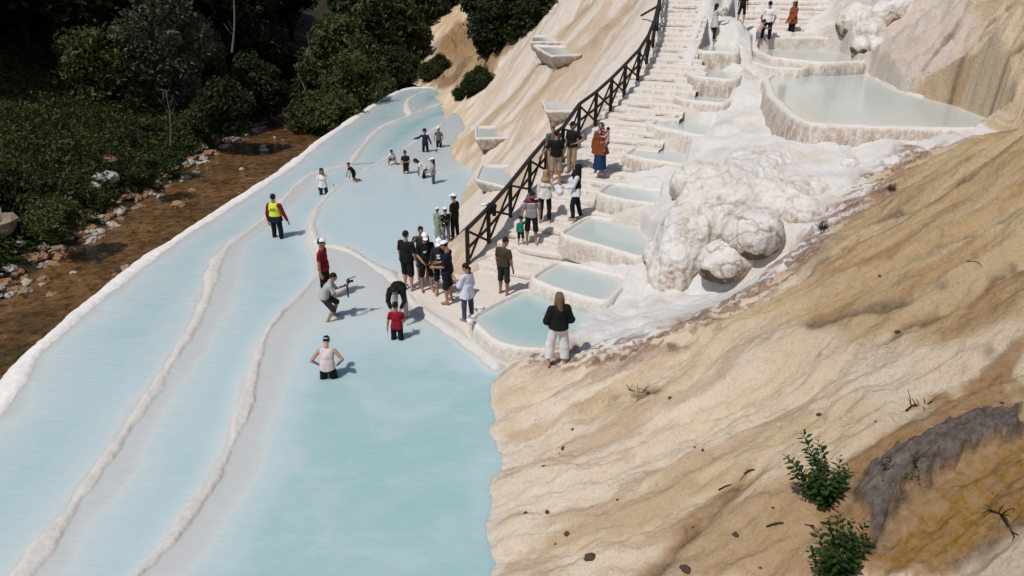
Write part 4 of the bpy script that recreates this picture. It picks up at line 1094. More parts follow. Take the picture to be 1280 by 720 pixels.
    def put(name, sd, mat, wr=.006, fr=9):
        v, f = sd.mesh(hx, wr, len(RECORD)*3+len(name), fr); return link(name, mesh_np(name, X(v), [f]), [mat], root)
    # ---- clothes
    if bottom:
        kind, mat = bottom; g = SDF(); inf = .020
        if kind in ('skirt', 'dress'):
            hem = pose.get('hem', .62); kz = (J['L']['kn']+J['R']['kn'])/2; az = (J['L']['an']+J['R']['an'])/2
            e = p0+(kz-p0)*min(1, hem*1.9) if hem < .53 else kz+(az-kz)*(hem-.53)/.47
            g.ell(p0+R0@np.array([0, 0, .0]), np.array(pel)+.012, R0, .03).cone(p0, e, .145*b, (.165 if hem < .55 else .21)*b, .04, True)
            put('skirt', g, mat, .009, 8)
        else:
            fr_ = {'shorts': .72, 'capri': 1.12, 'long': 1.93, 'rolled': 1.62, 'wide': 1.72}[kind]
            g.ell(p0+R0@np.array([0, 0, -.005]), np.array(pel)+.016, R0, .04)
            wd = {'wide': .045, 'shorts': .028, 'capri': .024}.get(kind, .017)
            for q in 'LR':
                j = J[q]
                if fr_ <= 1:
                    g.cone(j['hip'], j['hip']+(j['kn']-j['hip'])*fr_, .088*b+wd*.3, .066*b+wd, .035, True)
                else:
                    e = j['kn']+(j['an']-j['kn'])*(fr_-1)
                    g.cone(j['hip'], j['kn'], .088*b+wd*.3, .058*b+wd, .035).cone(j['kn'], e, .058*b+wd, (.050 if kind == 'capri' else .042)*b+wd*1.1, .02, True)
            put('shorts' if kind in ('shorts', 'capri') else 'trousers', g, mat, .007, 9)
    for kind, mat, *o_ in (tops or ()):
        o_ = o_[0] if o_ else {}; g = SDF(); i_ = o_.get('inf', .017); hem = o_.get('hem', .02); sl = o_.get('sl', {'tee': .62, 'long': 2, 'tank': 0, 'vest': 0}[kind])
        # torso shell down to the hem
        hp = p0-R0@U*hem
        g.ell(p2, (.150*b+i_, .104*b+i_, .165+i_), Rc, .05).ell(p0*.3+p1*.7, (.140*b+i_, .102*b+i_, .13), R0, .05)
        g.cone(p2+Rc@np.array([-shw*(.75 if sl else .5), 0, .118]), p2+Rc@np.array([shw*(.75 if sl else .5), 0, .118]), .056+i_*.8, .056+i_*.8, .05)
        fl = o_.get('flare', .012)
        for x in (-1, 0, 1): g.cone(p1+R0@np.array([x*.050*b, 0, 0]), hp+R0@np.array([x*(.058+.05*min(hem*4, 1))*b, 0, 0]), .100*b+i_, .098*b+i_+fl+hem*.10, .04, True)
        if fem and kind != 'vest':
            for x in (-1, 1): g.ell(p2+Rc@np.array([x*.07, .085, .0]), (.06, .045, .06), Rc, .04)
        g.cone(p3-R2_@U*.05, p3+R2_@U*.012, .072, .062+.3*i_, .02, True)
        for q in 'LR':
            if not sl: break
            j = J[q]; f1 = min(1, sl)
            loose = o_.get('loose', .018)
            g.cone(j['sh'], j['sh']+(j['el']-j['sh'])*f1, .054*b+i_*.7, .043*b+loose, .03, sl <= 1)
            if sl > 1: g.cone(j['el'], j['el']+(j['wr']-j['el'])*min(1, sl-1), .043*b+loose, .032+loose*.8, .02, True)
        nm = o_.get('name', {'tee': 'shirt', 'long': 'shirt', 'tank': 'tank_top', 'vest': 'vest'}[kind])
        put(nm, g, mat, .0105 if kind != 'vest' else .004, 8)
    # ---- hair and headwear share meshes
    def headpiece(name, key, mat, back=False, dz=0.0):
        k2 = (key, mat.name, name)
        if k2 not in HAIRM:
            v, f = HAIR[key]; m_ = mesh_np(name, v, [f]); m_.materials.append(mat); HAIRM[k2] = m_
        o = link(name, HAIRM[k2], [], root)
        Rm = Rh@np.diag([-1, -1, 1]) if back else Rh
        mt = Matrix([[*(Rm[i]*s*hs), X(hc+Rh@np.array([0, 0, dz])*hs)[i]] for i in range(3)]+[[0, 0, 0, 1]]); o.matrix_local = mt; return o
    if hair:
        if hair.startswith('hijab'): headpiece('headscarf', 'hijab', haircol if not isinstance(haircol, tuple) else cloth('scarf', haircol))
        else: headpiece('hair', hair, cloth('hair', haircol, rough=.55))
    if beard: headpiece('beard', 'beard', cloth('hair', haircol, rough=.55))
    if cap: headpiece('cap', 'cap', cloth('cap_cloth', cap, var=.06), capback, .004)
    J.update(hc=X(hc), p0=X(p0), p1=X(p1), p2=X(p2), p3=X(p3), s=s, Rc=Rc, Rh=Rh, R0=R0)
    for q in 'LR':
        for k_ in ('sh', 'el', 'wr', 'kn', 'an'): J[q][k_] = X(J[q][k_])
        J[q]['hand'] = J[q]['wr']+J[q]['ad']*.09*s
    c_, s_ = math.cos(rz), math.sin(rz); Rz = np.array([[c_, -s_, 0], [s_, c_, 0], [0, 0, 1]])
    J['W'] = lambda v: np.asarray(base)+Rz@np.asarray(v)
    J['root'] = root; J['X'] = X
    return J
# ------------------------------------------------------------------ the people of the photograph
def hd(deg): return R(deg-90)
def onW(px, py, lv, depth): q = at(px, py, lv); q[2] = lv-depth; return q
def onP(px, py, z=.10): return at(px, py, z)
def onS(px, py):
    q = rpx(px, py); z = .11+.165*math.floor((q[2]-.11)/.165+.25)
    return at(px, py, max(z, .08)) if z < 7 else q
def onH(px, py): return gpx(px, py)
BK = lambda: cloth('black_cloth', BLK); WT = lambda: cloth('white_cloth', WHT)
DK = lambda: cloth('charcoal_cloth', (.03, .03, .032)); NV = lambda: cloth('navy_cloth', NVY); BG = lambda: cloth('khaki_cloth', (.36, .26, .17))
WADE = ((.10, .12, -1), (.03, -.08, -1)); WAD2 = ((.10, -.10, -1), (.03, -.12, -1))
CAPW = (.80, .80, .82)
# -- in the channels
lime = banded('hi_vis_cloth', [(0, (.012, .016, .04)), (1.10, (.62, .72, .06))])
P = person('lifeguard in a yellow and navy vest over maroon sleeves wading in the channel', onW(348, 297, -.34, .30), hd(82), 242, hair='short', lL=WADE, lR=WAD2,
    aL=((.22, -.05, -1), (.02, .05, -1)), aR=((.34, .05, -1), (.38, .12, -1)), bottom=('rolled', BK()),
    tops=[('long', cloth('maroon_cloth', (.22, .012, .02)), dict(hem=.0)), ('vest', lime, dict(inf=.034, hem=.10))])
V_ = P
for r_ in range(2):
    x = -.085; m = MB()
    for k in range(8 if r_ == 0 else 7):
        wd = (.014, .018, .012, .02, .016, .013, .019, .015)[k]; m.box(V_['p2']+np.array([x+wd/2, -.150, .045-.05*r_]), (wd, .006, .026), None); x += wd+.008
    m.build('vest_lettering', BK(), P['root'], False)
person('girl in a white long sleeved shirt and navy trousers knee deep, touching the rim', onW(405, 243, -.34, .42), hd(285), 210, kid=.35, fem=True, hair='long', tops=[('long', WT(), dict(hem=.08))], bottom=('long', NV()),
    aL=((.45, .15, -.85), (.65, .15, -.7)), aR=((.18, 0, -1), (.05, .1, -1)), head=(10, 0))
person('girl in black leaning on her hands on the rim', onW(443, 227, 0, .05), hd(215), 203, kid=.3, fem=True, hair='short', lean=42, tops=[('tee', BK(), dict(hem=.06))], bottom=('shorts', BK()),
    lL=((.1, .25, -1), (.05, -.9, -.45)), lR=((.1, -.05, -1), (.05, -1, -.3)), aL=((.1, .35, -.9), (0, .25, -1)), aR=((.1, .4, -.9), (0, .3, -1)), head=(-20, 0))
SQ = dict(lL=((.35, .95, -.10), (.05, -.45, -.9)), lR=((.35, .95, -.10), (.05, -.45, -.9)))
person('small child in a white shirt squatting with both hands in the shallow water', onW(491, 205, 0, .06), hd(275), 187, kid=.8, hair='short', lean=45, tops=[('tee', WT())], bottom=('shorts', BK()), aL=((.25, .35, -.9), (.1, .2, -1)), aR=((.25, .35, -.9), (.1, .2, -1)), **SQ)
person('girl in a black short dress with folded arms standing in the shallow pool', onW(508, 217, 0, .30), hd(262), 188, kid=.35, fem=True, hair='pony', tops=[('tee', BK(), dict(hem=.04))], bottom=('skirt', BK()), hem=.42, aL=((.3, .2, -.9), (-.85, .6, .15)), aR=((.3, .2, -.9), (-.85, .6, -.05)), head=(15, 0))
person('long haired child in a white top and black trousers bending to the water', onW(532, 222, 0, .28), hd(190), 198, kid=.4, fem=True, hair='long', lean=62, tops=[('tee', WT())], bottom=('long', BK()), lL=((.12, .35, -1), (.03, -.4, -.9)), lR=((.12, .2, -1), (.03, -.4, -.9)), aL=((.1, .15, -1), (.0, .1, -1)), aR=((.1, .2, -1), (.0, .1, -1)), head=(15, 0))
person('girl in a white cap, grey top and dark trousers with long black hair', onW(542, 229, 0, .30), hd(190), 197, kid=.35, fem=True, hair='long', cap=CAPW, tops=[('tee', cloth('grey_cloth', (.34, .33, .34)), dict(hem=.05))], bottom=('long', cloth('slate_cloth', (.07, .085, .09))), aL=((.15, .25, -.9), (-.1, .9, -.25)), aR=((.15, .25, -.9), (-.1, .9, -.25)))
person('curly haired child in a navy top wading with one arm held out', onW(532, 190, 0, .28), hd(265), 161, kid=.5, hair='curly', tops=[('long', NV(), dict(hem=.03))], bottom=('long', BK()), aR=((.75, .3, -.45), (.75, .3, -.1)), aL=((.4, .2, -.9), (.45, .25, -.9)))
person('child in a white cap and grey shirt beside the curly haired child', onW(549, 184, 0, .35), hd(250), 158, kid=.5, hair='short', cap=CAPW, tops=[('tee', cloth('olive_grey_cloth', (.11, .115, .10)))], bottom=('long', BK()), aL=((.4, .0, -.9), (-.1, .6, -.7)), aR=((.4, .0, -.9), (-.1, .6, -.7)))
# -- main pool
person('man in a maroon shirt and backwards white cap standing behind the photographer', onW(409, 373, -.02, .05), hd(355), 298, hair='short', cap=CAPW, capback=True, skin='tan', tops=[('tee', cloth('maroon_cloth', (.20, .01, .018)), dict(hem=.06))], bottom=('long', BK()), aL=((.1, -.1, -1), (.03, .05, -1)), aR=((.1, -.1, -1), (.03, .1, -1)))
P11 = person('barefoot photographer in a grey shirt crouching with a camera on a handheld stabiliser', onW(408, 399, -.02, .07), hd(12), 341, skin='tan', hair='short', lean=42, head=(-8, 0), tops=[('tee', cloth('light_grey_cloth', (.40, .39, .40)), dict(hem=.05, sl=.8))], bottom=('capri', cloth('charcoal_cloth', (.03, .03, .032))),
    lL=((.18, .80, -.62), (.05, -.25, -.95)), lR=((.15, .55, -.80), (.05, -.50, -.85)), aL=((.15, .45, -.85), (-.15, .85, .25)), aR=((.12, .40, -.9), (-.12, .9, .30)), hands=('grip', 'grip'))
person('dark haired adult in black and pale grey trousers bent double toward the child in red', onW(501, 397, -.02, .06), hd(268), None, H=1.62, fem=True, hair='pony', lean=98, head=(-8, 0), tops=[('long', BK(), dict(hem=.03, inf=.045, sl=1.9))], bottom=('long', cloth('light_grey_cloth', (.40, .39, .40))), lL=((.10, -.10, -1), (.02, 0, -1)), lR=((.10, -.10, -1), (.02, 0, -1)), aL=((.18, .35, -.9), (-.35, .35, -.8)), aR=((.18, .35, -.9), (-.35, .35, -.8)))
person('child in a red shirt and black shorts seen from behind, thigh deep in the water', onW(497, 424, -.02, .35), hd(88), 377, kid=.4, hair='short', tops=[('tee', cloth('red_cloth', (.27, .010, .018)), dict(hem=.06, sl=.7))], bottom=('capri', BK()), aL=((.28, -.05, -1), (.15, .05, -1)), aR=((.15, .3, -.9), (-.2, .9, -.2)))
person('man in a pinkish white tank top and backwards cap with hands on his thighs', onW(411, 473, -.02, .58), hd(95), 420, skin='fair', build=1.05, hair='short', cap=CAPW, capback=True, lean=22, head=(25, 0), tops=[('tank', cloth('pale_pink_cloth', (.62, .52, .54)), dict(hem=.03))], bottom=('capri', BK()), aL=((.62, -.25, -.75), (-.42, .55, -.7)), aR=((.62, -.25, -.75), (-.42, .55, -.7)), lL=((.12, .15, -1), (.03, -.2, -1)), lR=((.12, .15, -1), (.03, -.2, -1)))
# -- the group on the white beach
GB = 'people in a knot on the white beach'
person('heavyset man in a black shirt and shorts, left end of the standing group', onP(511, 361), hd(62), 288, skin='fair', build=1.2, hair='short', tops=[('tee', BK(), dict(hem=.07, sl=.8))], bottom=('capri', BK()), lL=((.05, .08, -1), (.02, -.05, -1)), aR=((.2, .05, -1), (.05, .3, -1)), group=GB)
person('man in dark olive holding a hand to his face behind the capped boys', onP(529, 349), hd(290), 283, hair='short', tops=[('tee', cloth('dark_olive_cloth', (.045, .047, .038)), dict(hem=.05))], bottom=('capri', BK()), aR=((.55, .35, -.6), (-.45, .45, .9)), group=GB)
P17 = person('boy in a white cap and black shirt with a white chest mark', onP(534, 363), hd(285), 291, kid=.1, hair='short', cap=CAPW, head=(18, 0), tops=[('tee', BK(), dict(hem=.07, sl=.8))], bottom=('capri', BK()), aL=((.12, .2, -1), (-.45, .75, -.45)), aR=((.12, .2, -1), (-.45, .75, -.55)), group=GB)
P18 = person('boy in a white cap and black hooded top with a white zigzag mark', onP(552, 368), hd(262), 298, kid=.1, hair='short', cap=CAPW, head=(15, 0), tops=[('long', cloth('soft_black_cloth', (.020, .020, .023)), dict(hem=.08, inf=.024, name='hooded_top'))], bottom=('capri', BK()), aL=((.15, .15, -1), (-.25, .6, -.8)), aR=((.15, .15, -1), (-.25, .6, -.8)), group=GB)
person('boy in a white cap and navy shirt, rightmost of the capped boys', onP(561, 378), hd(168), 301, kid=.1, hair='short', cap=CAPW, head=(20, 0), skin='tan', tops=[('tee', cloth('ink_cloth', (.012, .014, .028)), dict(hem=.06, sl=.8))], bottom=('capri', BK()), aL=((.1, .2, -1), (-.15, .9, -.15)), aR=((.1, .2, -1), (-.15, .9, -.15)), group=GB)
for Q, kind in ((P17, 0), (P18, 1)):
    m = MB(); c = Q['p2']+np.array([0, .148 if kind == 0 else .156, -.01])
    if kind == 0: m.bar(c+[-.01, 0, .0], c+[.075, .0, -.022], .012, .030, 0); m.bar(c+[.0, .002, -.028], c+[.06, .002, -.042], .010, .016, 0)
    else: m.bar(c+[-.045, 0, .04], c+[.05, 0, .045], .012, .028, 0); m.bar(c+[.05, .002, .04], c+[-.04, .002, -.035], .012, .03, 0); m.bar(c+[-.045, 0, -.045], c+[.055, 0, -.04], .012, .028, 0)
    m.build('chest_mark', WT(), Q['root'], False)
person('woman with a black ponytail in a long lavender white tunic and navy trousers', onP(585, 400, .08), hd(140), 329, fem=True, hair='pony', skin='tan', tops=[('long', cloth('lavender_white_cloth', (.62, .62, .70)), dict(hem=.22, sl=1.35, loose=.03, flare=.02, name='tunic'))], bottom=('long', cloth('denim_cloth', (.05, .065, .12))), aL=((.15, .35, -.9), (-.2, .8, .55)), aR=((.15, .0, -1), (.05, .3, -.9)), head=(10, 15))
person('child in a sage green sleeveless dress and white cap', onP(548, 298, .05), hd(70), 259, kid=.35, fem=True, hair='short', cap=CAPW, tops=[('tank', cloth('sage_cloth', (.24, .31, .23)), dict(hem=.10, sl=.25))], bottom=('skirt', cloth('sage_cloth', (.24, .31, .23))), hem=.85, group=GB)
dots = spotted('dotted_black_cloth', BLK, (.6, .6, .6), 17, .62)
person('child in a white cap and black shirt with scattered white marks', onP(558, 303, .06), hd(125), 259, kid=.35, hair='short', cap=CAPW, tops=[('tee', dots, dict(hem=.08, sl=.8))], bottom=('long', cloth('mid_grey_cloth', (.15, .14, .14))), group=GB)
person('child in a white cap all in black beside the lowest fence post', onP(569, 299, .06), hd(150), 242, kid=.25, hair='short', cap=CAPW, tops=[('tee', BK(), dict(hem=.06, sl=.9))], bottom=('long', BK()), group=GB)
# -- on the staircase
person('man in an olive brown shirt and dark knee trousers at the foot of the stairs', onS(630, 369), hd(55), 297, skin='brown', hair='short', build=1.03, head=(25, -20), tops=[('tee', cloth('olive_brown_cloth', (.055, .044, .030)), dict(hem=.02, sl=.75))], bottom=('capri', cloth('dark_green_cloth', (.022, .026, .022))), aL=((.15, -.05, -1), (.0, .15, -1)), aR=((.22, .0, -1), (.12, .2, -1)))
P26 = person('bearded man in a maroon and grey banded shirt leading a toddler', onS(664, 305), hd(275), 239, hair='short', beard=True, skin='tan', head=(28, 0), tops=[('tee', banded('banded_cloth', [(0, (.25, .24, .25)), (1.26, (.55, .50, .5)), (1.29, (.16, .02, .04))]), dict(hem=.05, sl=.7))], bottom=('capri', BK()), lL=((.08, .18, -1), (.03, -.2, -1)), aR=((.30, .10, -1), (.15, .15, -1)), aL=((.2, 0, -1), (.0, .2, -1)))
person('toddler in a green top, black shorts and black cap holding a hand', onS(651, 306), hd(290), 270, kid=1.0, hair='short', cap=(.012, .012, .014), tops=[('long', cloth('green_cloth', (.015, .20, .13)), dict(hem=.05))], bottom=('capri', BK()), aL=((.5, .05, .35), (.1, .05, .9)), aR=((.25, .0, -1), (.1, .2, -1)))
person('woman in a white blouse and beige headscarf with a hand to her chin', onS(681, 278), hd(272), 212, fem=True, skin='fair', hair='hijab', haircol=(.36, .22, .12), tops=[('long', cloth('ivory_cloth', (.66, .64, .61)), dict(hem=.12, sl=1.9, flare=.03, name='blouse'))], bottom=('long', BK()), aL=((.25, .3, -.9), (-.35, .35, .9)), aR=((.15, 0, -1), (.05, .1, -1)))
P28 = person('woman in a black headscarf and black chest harness over white sleeves, looking up the stairs', onS(719, 275), hd(175), 205, fem=True, skin='fair', hair='hijab', haircol=(.010, .010, .011), head=(-12, -15), tops=[('long', cloth('bluish_white_cloth', (.64, .65, .70)), dict(hem=.16, sl=1.95, flare=.02, name='tunic')), ('vest', BK(), dict(inf=.030, hem=-.10, name='harness'))], bottom=('long', BK()), aR=((.1, .1, -1), (.0, .25, -.9)), aL=((.15, .35, -.9), (-.05, .9, -.1)), lL=((.05, .25, -1), (.02, -.1, -1)), lR=((.05, -.15, -1), (.02, -.25, -1)), hands=('grip', 'rest'))
person('grey haired man in a grey shirt at the railing', onS(690, 223), hd(120), 153, hair='short', haircol=(.20, .19, .18), build=1.05, tops=[('tee', cloth('ash_cloth', (.12, .12, .12)))], bottom=('long', BG()))
person('man in a black shirt and khaki shorts resting his left hand on the railing', onS(694, 230), hd(105), 163, hair='short', build=1.05, tops=[('tee', BK(), dict(sl=.75))], bottom=('capri', BG()), aL=((.5, .25, -.85), (.45, .35, -.7)), aR=((.2, 0, -1), (.05, .2, -1)))
person('man in a black shirt and khaki trousers with a hand on his hip', onS(714, 217), hd(225), 152, skin='tan', hair='short', beard=False, cap=(.014, .013, .013), tops=[('tee', BK(), dict(sl=.75))], bottom=('long', BG()), aL=((.62, -.3, -.75), (-.62, .45, -.35)), aR=((.2, 0, -1), (.05, .2, -1)))
flor = spotted('floral_scarf_cloth', (.11, .03, .035), (.55, .50, .47), 14, .55)
P32 = person('woman in a rust tunic, navy skirt and floral headscarf carrying a baby', onS(749, 217), hd(245), 153, fem=True, build=1.12, skin='tan', hair='hijab', haircol=flor, tops=[('long', cloth('rust_cloth', (.20, .055, .02)), dict(hem=.26, flare=.035, inf=.028, loose=.03, name='tunic'))], bottom=('skirt', cloth('royal_navy_cloth', (.018, .035, .105))), hem=.9, aL=((.22, .15, -1), (-.2, .9, .15)), aR=((.25, 0, -1), (.1, .15, -1)), hands=('grip', 'rest'))
bp = P32['W'](np.array([-.26, .12, .80]))
person('baby in a pink top held on the arm of the woman in rust', bp, hd(150), None, H=.80, kid=1.15, fem=False, skin='tan', hair='short', tops=[('long', cloth('baby_pink_cloth', (.52, .33, .35)))], bottom=('capri', cloth('baby_pink_cloth', (.52, .33, .35))), lL=((.3, .35, -.9), (.05, -.1, -1)), lR=((.3, .35, -.9), (.05, -.1, -1)), aL=((.3, .4, -.6), (0, .7, .0)), aR=((.3, .4, -.6), (0, .7, .0)))
# -- on the top landing
P34 = person('dark haired woman in a long cream tunic photographing with a phone', onH(891, 51), hd(8), 4, fem=True, hair='long', skin='tan', tops=[('long', cloth('cream_cloth', (.52, .48, .44)), dict(hem=.30, flare=.03, name='tunic'))], bottom=('long', cloth('plum_black_cloth', (.03, .014, .016))), aL=((.12, .75, -.5), (-.15, .7, .7)), aR=((.12, .75, -.5), (-.15, .7, .7)), hands=('grip', 'grip'))
person('person all in black with bare calves on the steps, head out of the picture', onH(926, 28), hd(80), -12, hair='short', build=1.05, tops=[('tee', BK())], bottom=('capri', BK()), lL=((.18, .05, -1), (.05, 0, -1)), lR=((.10, .0, -1), (.02, -.1, -1)), aL=((.22, .0, -1), (.05, .2, -1)), aR=((.25, .0, -1), (.1, .2, -1)))
person('man in a white shirt and black trousers beside a bending child', onH(956, 56), hd(75), 1, hair='short', skin='tan', tops=[('tee', cloth('white_cloth', WHT), dict(sl=.7))], bottom=('rolled', BK()), aL=((.35, .0, -.9), (-.25, .35, -.9)), aR=((.3, -.1, -.9), (-.2, .35, -.9)), lL=((.16, .1, -1), (.05, -.1, -1)), lR=((.08, -.05, -1), (.02, -.1, -1)))
person('small child in a pale pink top and blue shorts bending beside the man in white', onH(946, 58), hd(15), 24, kid=.8, fem=True, hair='short', lean=35, tops=[('tank', cloth('faded_pink_cloth', (.42, .30, .32)))], bottom=('shorts', cloth('faded_blue_cloth', (.20, .23, .30))), aL=((.2, .7, -.5), (.0, .9, .0)), aR=((.2, .7, -.5), (.0, .9, .0)))
person('woman in a rust jacket and cream cap with black trousers on the landing', onH(987, 52), hd(195), 0, fem=True, hair='wavy', haircol=(.035, .02, .015), cap=(.55, .44, .36), tops=[('long', cloth('rust_jacket_cloth', (.24, .06, .025)), dict(hem=.17, inf=.03, flare=.03, name='jacket'))], bottom=('long', BK()), aL=((.12, .2, -1), (-.1, .6, -.7)), aR=((.12, .1, -1), (-.05, .5, -.8)))
# -- foreground
person('blonde woman in a black sweater and wide white trousers standing with folded arms', onH(697, 457), hd(97), 365, fem=True, skin='fair', hair='wavy', haircol=(.16, .105, .06), tops=[('long', BK(), dict(hem=.01, inf=.045, loose=.045, sl=1.9, name='sweater'))], bottom=('wide', cloth('white_cotton_cloth', (.70, .68, .70))), aL=((.30, .05, -.95), (-.65, .7, .1)), aR=((.30, .05, -.95), (-.65, .7, -.02)), lL=((.16, .12, -1), (.10, -.12, -1)), lR=((.08, .0, -1), (.03, -.05, -1)), h=.0115)
for r_ in RECORD: print('PERSON %.2f %s' % (r_[1], r_[0]))

# ------------------------------------------------------------------ things held or left lying about
M['gear'] = m_plain('camera_plastic', (.012, .012, .013), .4, .2, 20, .4, .1)
c = (P11['W'](P11['L']['hand'])+P11['W'](P11['R']['hand']))/2
g = thing('camera_stabiliser', 'black camera on a handheld stabiliser held by the crouching photographer', 'camera', c, hd(12))
m = MB(); m.tube([(0, .03, -.26), (0, .03, -.06)], .020, 8); m.tube([(0, .03, -.06), (0, .03, .02)], .028, 8); m.build('grip', M['gear'], g)
m = MB(); m.tube(smooth_line([(0, .03, .02), (.06, .05, .05), (.07, .05, .12)], 2), .014, 6); m.tube([(.07, .05, .12), (0, .05, .11)], .014, 6); m.build('arm', M['gear'], g)
m = MB(); m.box((0, .06, .17), (.13, .075, .09), None, .012); m.tube([(0, .09, .17), (0, .19, .175)], .034, 10); m.box((0, .06, .225), (.05, .05, .03), None, .006); m.build('camera_body', M['gear'], g)
m = MB(); m.bar((0, .06, .235), (0, .26, .29), .03, .018, .004); m.build('microphone', M['gear'], g)
c = P28['W'](P28['L']['hand']+np.array([-.02, .05, -.12]))
s = SDF(); s.ell((0, 0, 0), (.11, .15, .12), k=.03).cone((0, 0, .08), (0, 0, .18), .05, .02, .04); v, f = s.mesh(.012, .012, 9, 14)
o = link('bag', mesh_np('bag', v, [f]), [cloth('white_bag_cloth', (.62, .64, .72))]); o.location = c; tag(o, 'white cloth bag held by the woman in the black headscarf', 'bag')
c = (P34['W'](P34['L']['hand'])+P34['W'](P34['R']['hand']))/2+np.array([.03, .0, .05])
o = link('phone', MB().box((0, 0, 0), (.012, .085, .16), None, .005).mesh('phone', False), [M['gear']]); o.location = c; tag(o, 'black phone held up by the woman in the cream tunic', 'phone')
# clothing hung on the second fence post, cups on the pool rim
q = base[1]+np.array([0, 0, 1.15])
s = SDF(); s.ell((.10, .03, -.02), (.14, .12, .10), k=.05).cone((.14, .02, -.05), (.17, 0, -.26), .09, .06, .05).cone((.02, -.06, -.05), (.03, -.08, -.2), .06, .05, .05); v, f = s.mesh(.013, .016, 3, 13)
o = link('jacket', mesh_np('jacket', v, [f]), [BK()]); o.location = q; tag(o, 'black jacket hung over the lower end of the railing', 'jacket')
v, f = HAIR['cap']; o = link('cap', mesh_np('cap', v, [f]), [cloth('cap_cloth', CAPW, var=.06)]); o.location = q+np.array([-.09, -.05, -.02]); o.rotation_euler = (.3, .4, 2.6); tag(o, 'white cap hung on the railing post beside the black jacket', 'cap')
M['plastic'] = m_plain('white_plastic', (.72, .72, .73), .4, .05)
q = at(588, 404, .48)
t_ = thing('drink_cup', 'white plastic cup with a straw on the corner of the lowest pool', 'cup', (q[0], q[1], .47))
m = MB(); m.tube([(0, 0, 0), (0, 0, .03), (0, 0, .12)], [.075, .078, .095], 12); m.build('cup', M['plastic'], t_)
m = MB(); m.tube([(0, 0, .1), (.02, 0, .25)], .007, 6); m.build('straw', M['plastic'], t_)
q = at(601, 386, .47)
o = link('shell', rock_mesh('shell', (.09, .05, .04), 5, 16, 10, .3, 1.5), [M['plastic']]); o.location = (q[0], q[1], .50); tag(o, 'small crumpled white wrapper on the left rim of the lowest pool', 'wrapper'); o.name = 'wrapper'
# ------------------------------------------------------------------ white boulders, loose stones
def outcrop(name, label, lobes, k, h, seed, amp=.05):
    """one rock mass whose lobes run into each other; lobes = (px, py, radii, how far it sits back)"""
    P = []
    for a, b, rad, back in lobes:
        p = gpx(a, b); r = ray(a, b); P.append((p+r/np.linalg.norm(r)*back, np.array(rad)))
    o_ = P[0][0].copy(); s_ = SDF_(P, o_, k); V, Fq = largest(*s_.mesh(h, amp, seed, 1.7)); V = craggy(V, Fq, seed, 1.0, .45)
    me = mesh_np(name, V, [Fq]); nz = np.empty(len(V)*3, np.float32); me.vertices.foreach_get('normal', nz) if len(V) else None
    nz = nz.reshape(-1, 3)[:, 2]
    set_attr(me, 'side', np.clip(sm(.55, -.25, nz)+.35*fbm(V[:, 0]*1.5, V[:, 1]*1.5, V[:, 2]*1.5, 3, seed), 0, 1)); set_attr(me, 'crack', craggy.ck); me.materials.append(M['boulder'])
    o = link(name, me); o.location = o_; tag(o, label, 'rock'); return o
def largest(V, F):
    lab = np.arange(len(V))
    for _ in range(400):
        m = lab[F].min(1); n = lab.copy()
        for c in range(4): np.minimum.at(n, F[:, c], m)
        n = n[n]
        if (n == lab).all(): break
        lab = n
    u, c = np.unique(lab, return_counts=True); k = u[c.argmax()]
    V, F, _ = compact(V, F[(lab[F] == k).all(1)]); return V, F
def craggy(V, Fq, seed, a=1.0, cw=1.0):
    me = mesh_np('tmp', V, [Fq]); nz = np.empty(len(V)*3, np.float32); me.vertices.foreach_get('normal', nz); nz = nz.reshape(-1, 3).astype(float)
    x, y, z = V.T
    rib = np.abs(fbm(x*2.6, y*2.6, z*.7, 4, seed+3)); lump = np.abs(fbm(x*1.7, y*1.7, z*1.7, 4, seed+7)); fine = fbm(x*8, y*8, z*5, 3, seed+9)
    ck = np.exp(-(fbm(x*1.1, y*1.1, z*1.3, 4, seed+21)/.045)**2)+.7*np.exp(-(fbm(x*2.3, y*2.3, z*1.6, 4, seed+23)/.05)**2); ck = ck*cw
    d = a*(-.075*(rib-.35)-.03*(lump-.35)+.008*fine-.045*ck); craggy.ck = np.clip(ck, 0, 1)
    bpy.data.meshes.remove(me); return V+nz*d[:, None]
def SDF_(P, o_, k):
    s = SDF()
    for i, (c, rad) in enumerate(P):
        a = .5*math.sin(i*2.3); Rm = np.array([[math.cos(a), -math.sin(a), 0], [math.sin(a), math.cos(a), 0], [0, 0, 1]])
        s.ell(c-o_, rad, Rm, k)
    return s
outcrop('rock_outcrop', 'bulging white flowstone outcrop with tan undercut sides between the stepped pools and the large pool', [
    (905, 250, (1.05, .9, .85), .62), (862, 305, (.72, .8, 1.0), .45), (849, 338, (.52, .7, .75), .25), (876, 232, (.75, .7, .6), .40), (966, 256, (.95, .8, .60), .42), (1004, 272, (.50, .5, .45), .22), (884, 204, (.66, .6, .40), .30), (880, 174, (.36, .42, .30), .15), (900, 290, (.7, .6, .7), .6), (940, 225, (.9, .8, .45), .7), (870, 270, (.5, .5, .6), .25), (925, 262, (.5, .5, .5), .28), (960, 205, (1.1, 1.0, .38), .75), (915, 185, (.9, .9, .36), .6), (1010, 240, (.8, .7, .36), .55), (836, 352, (.42, .6, .45), .22), (830, 318, (.4, .5, .5), .25)], .30, .04, 5, .03)
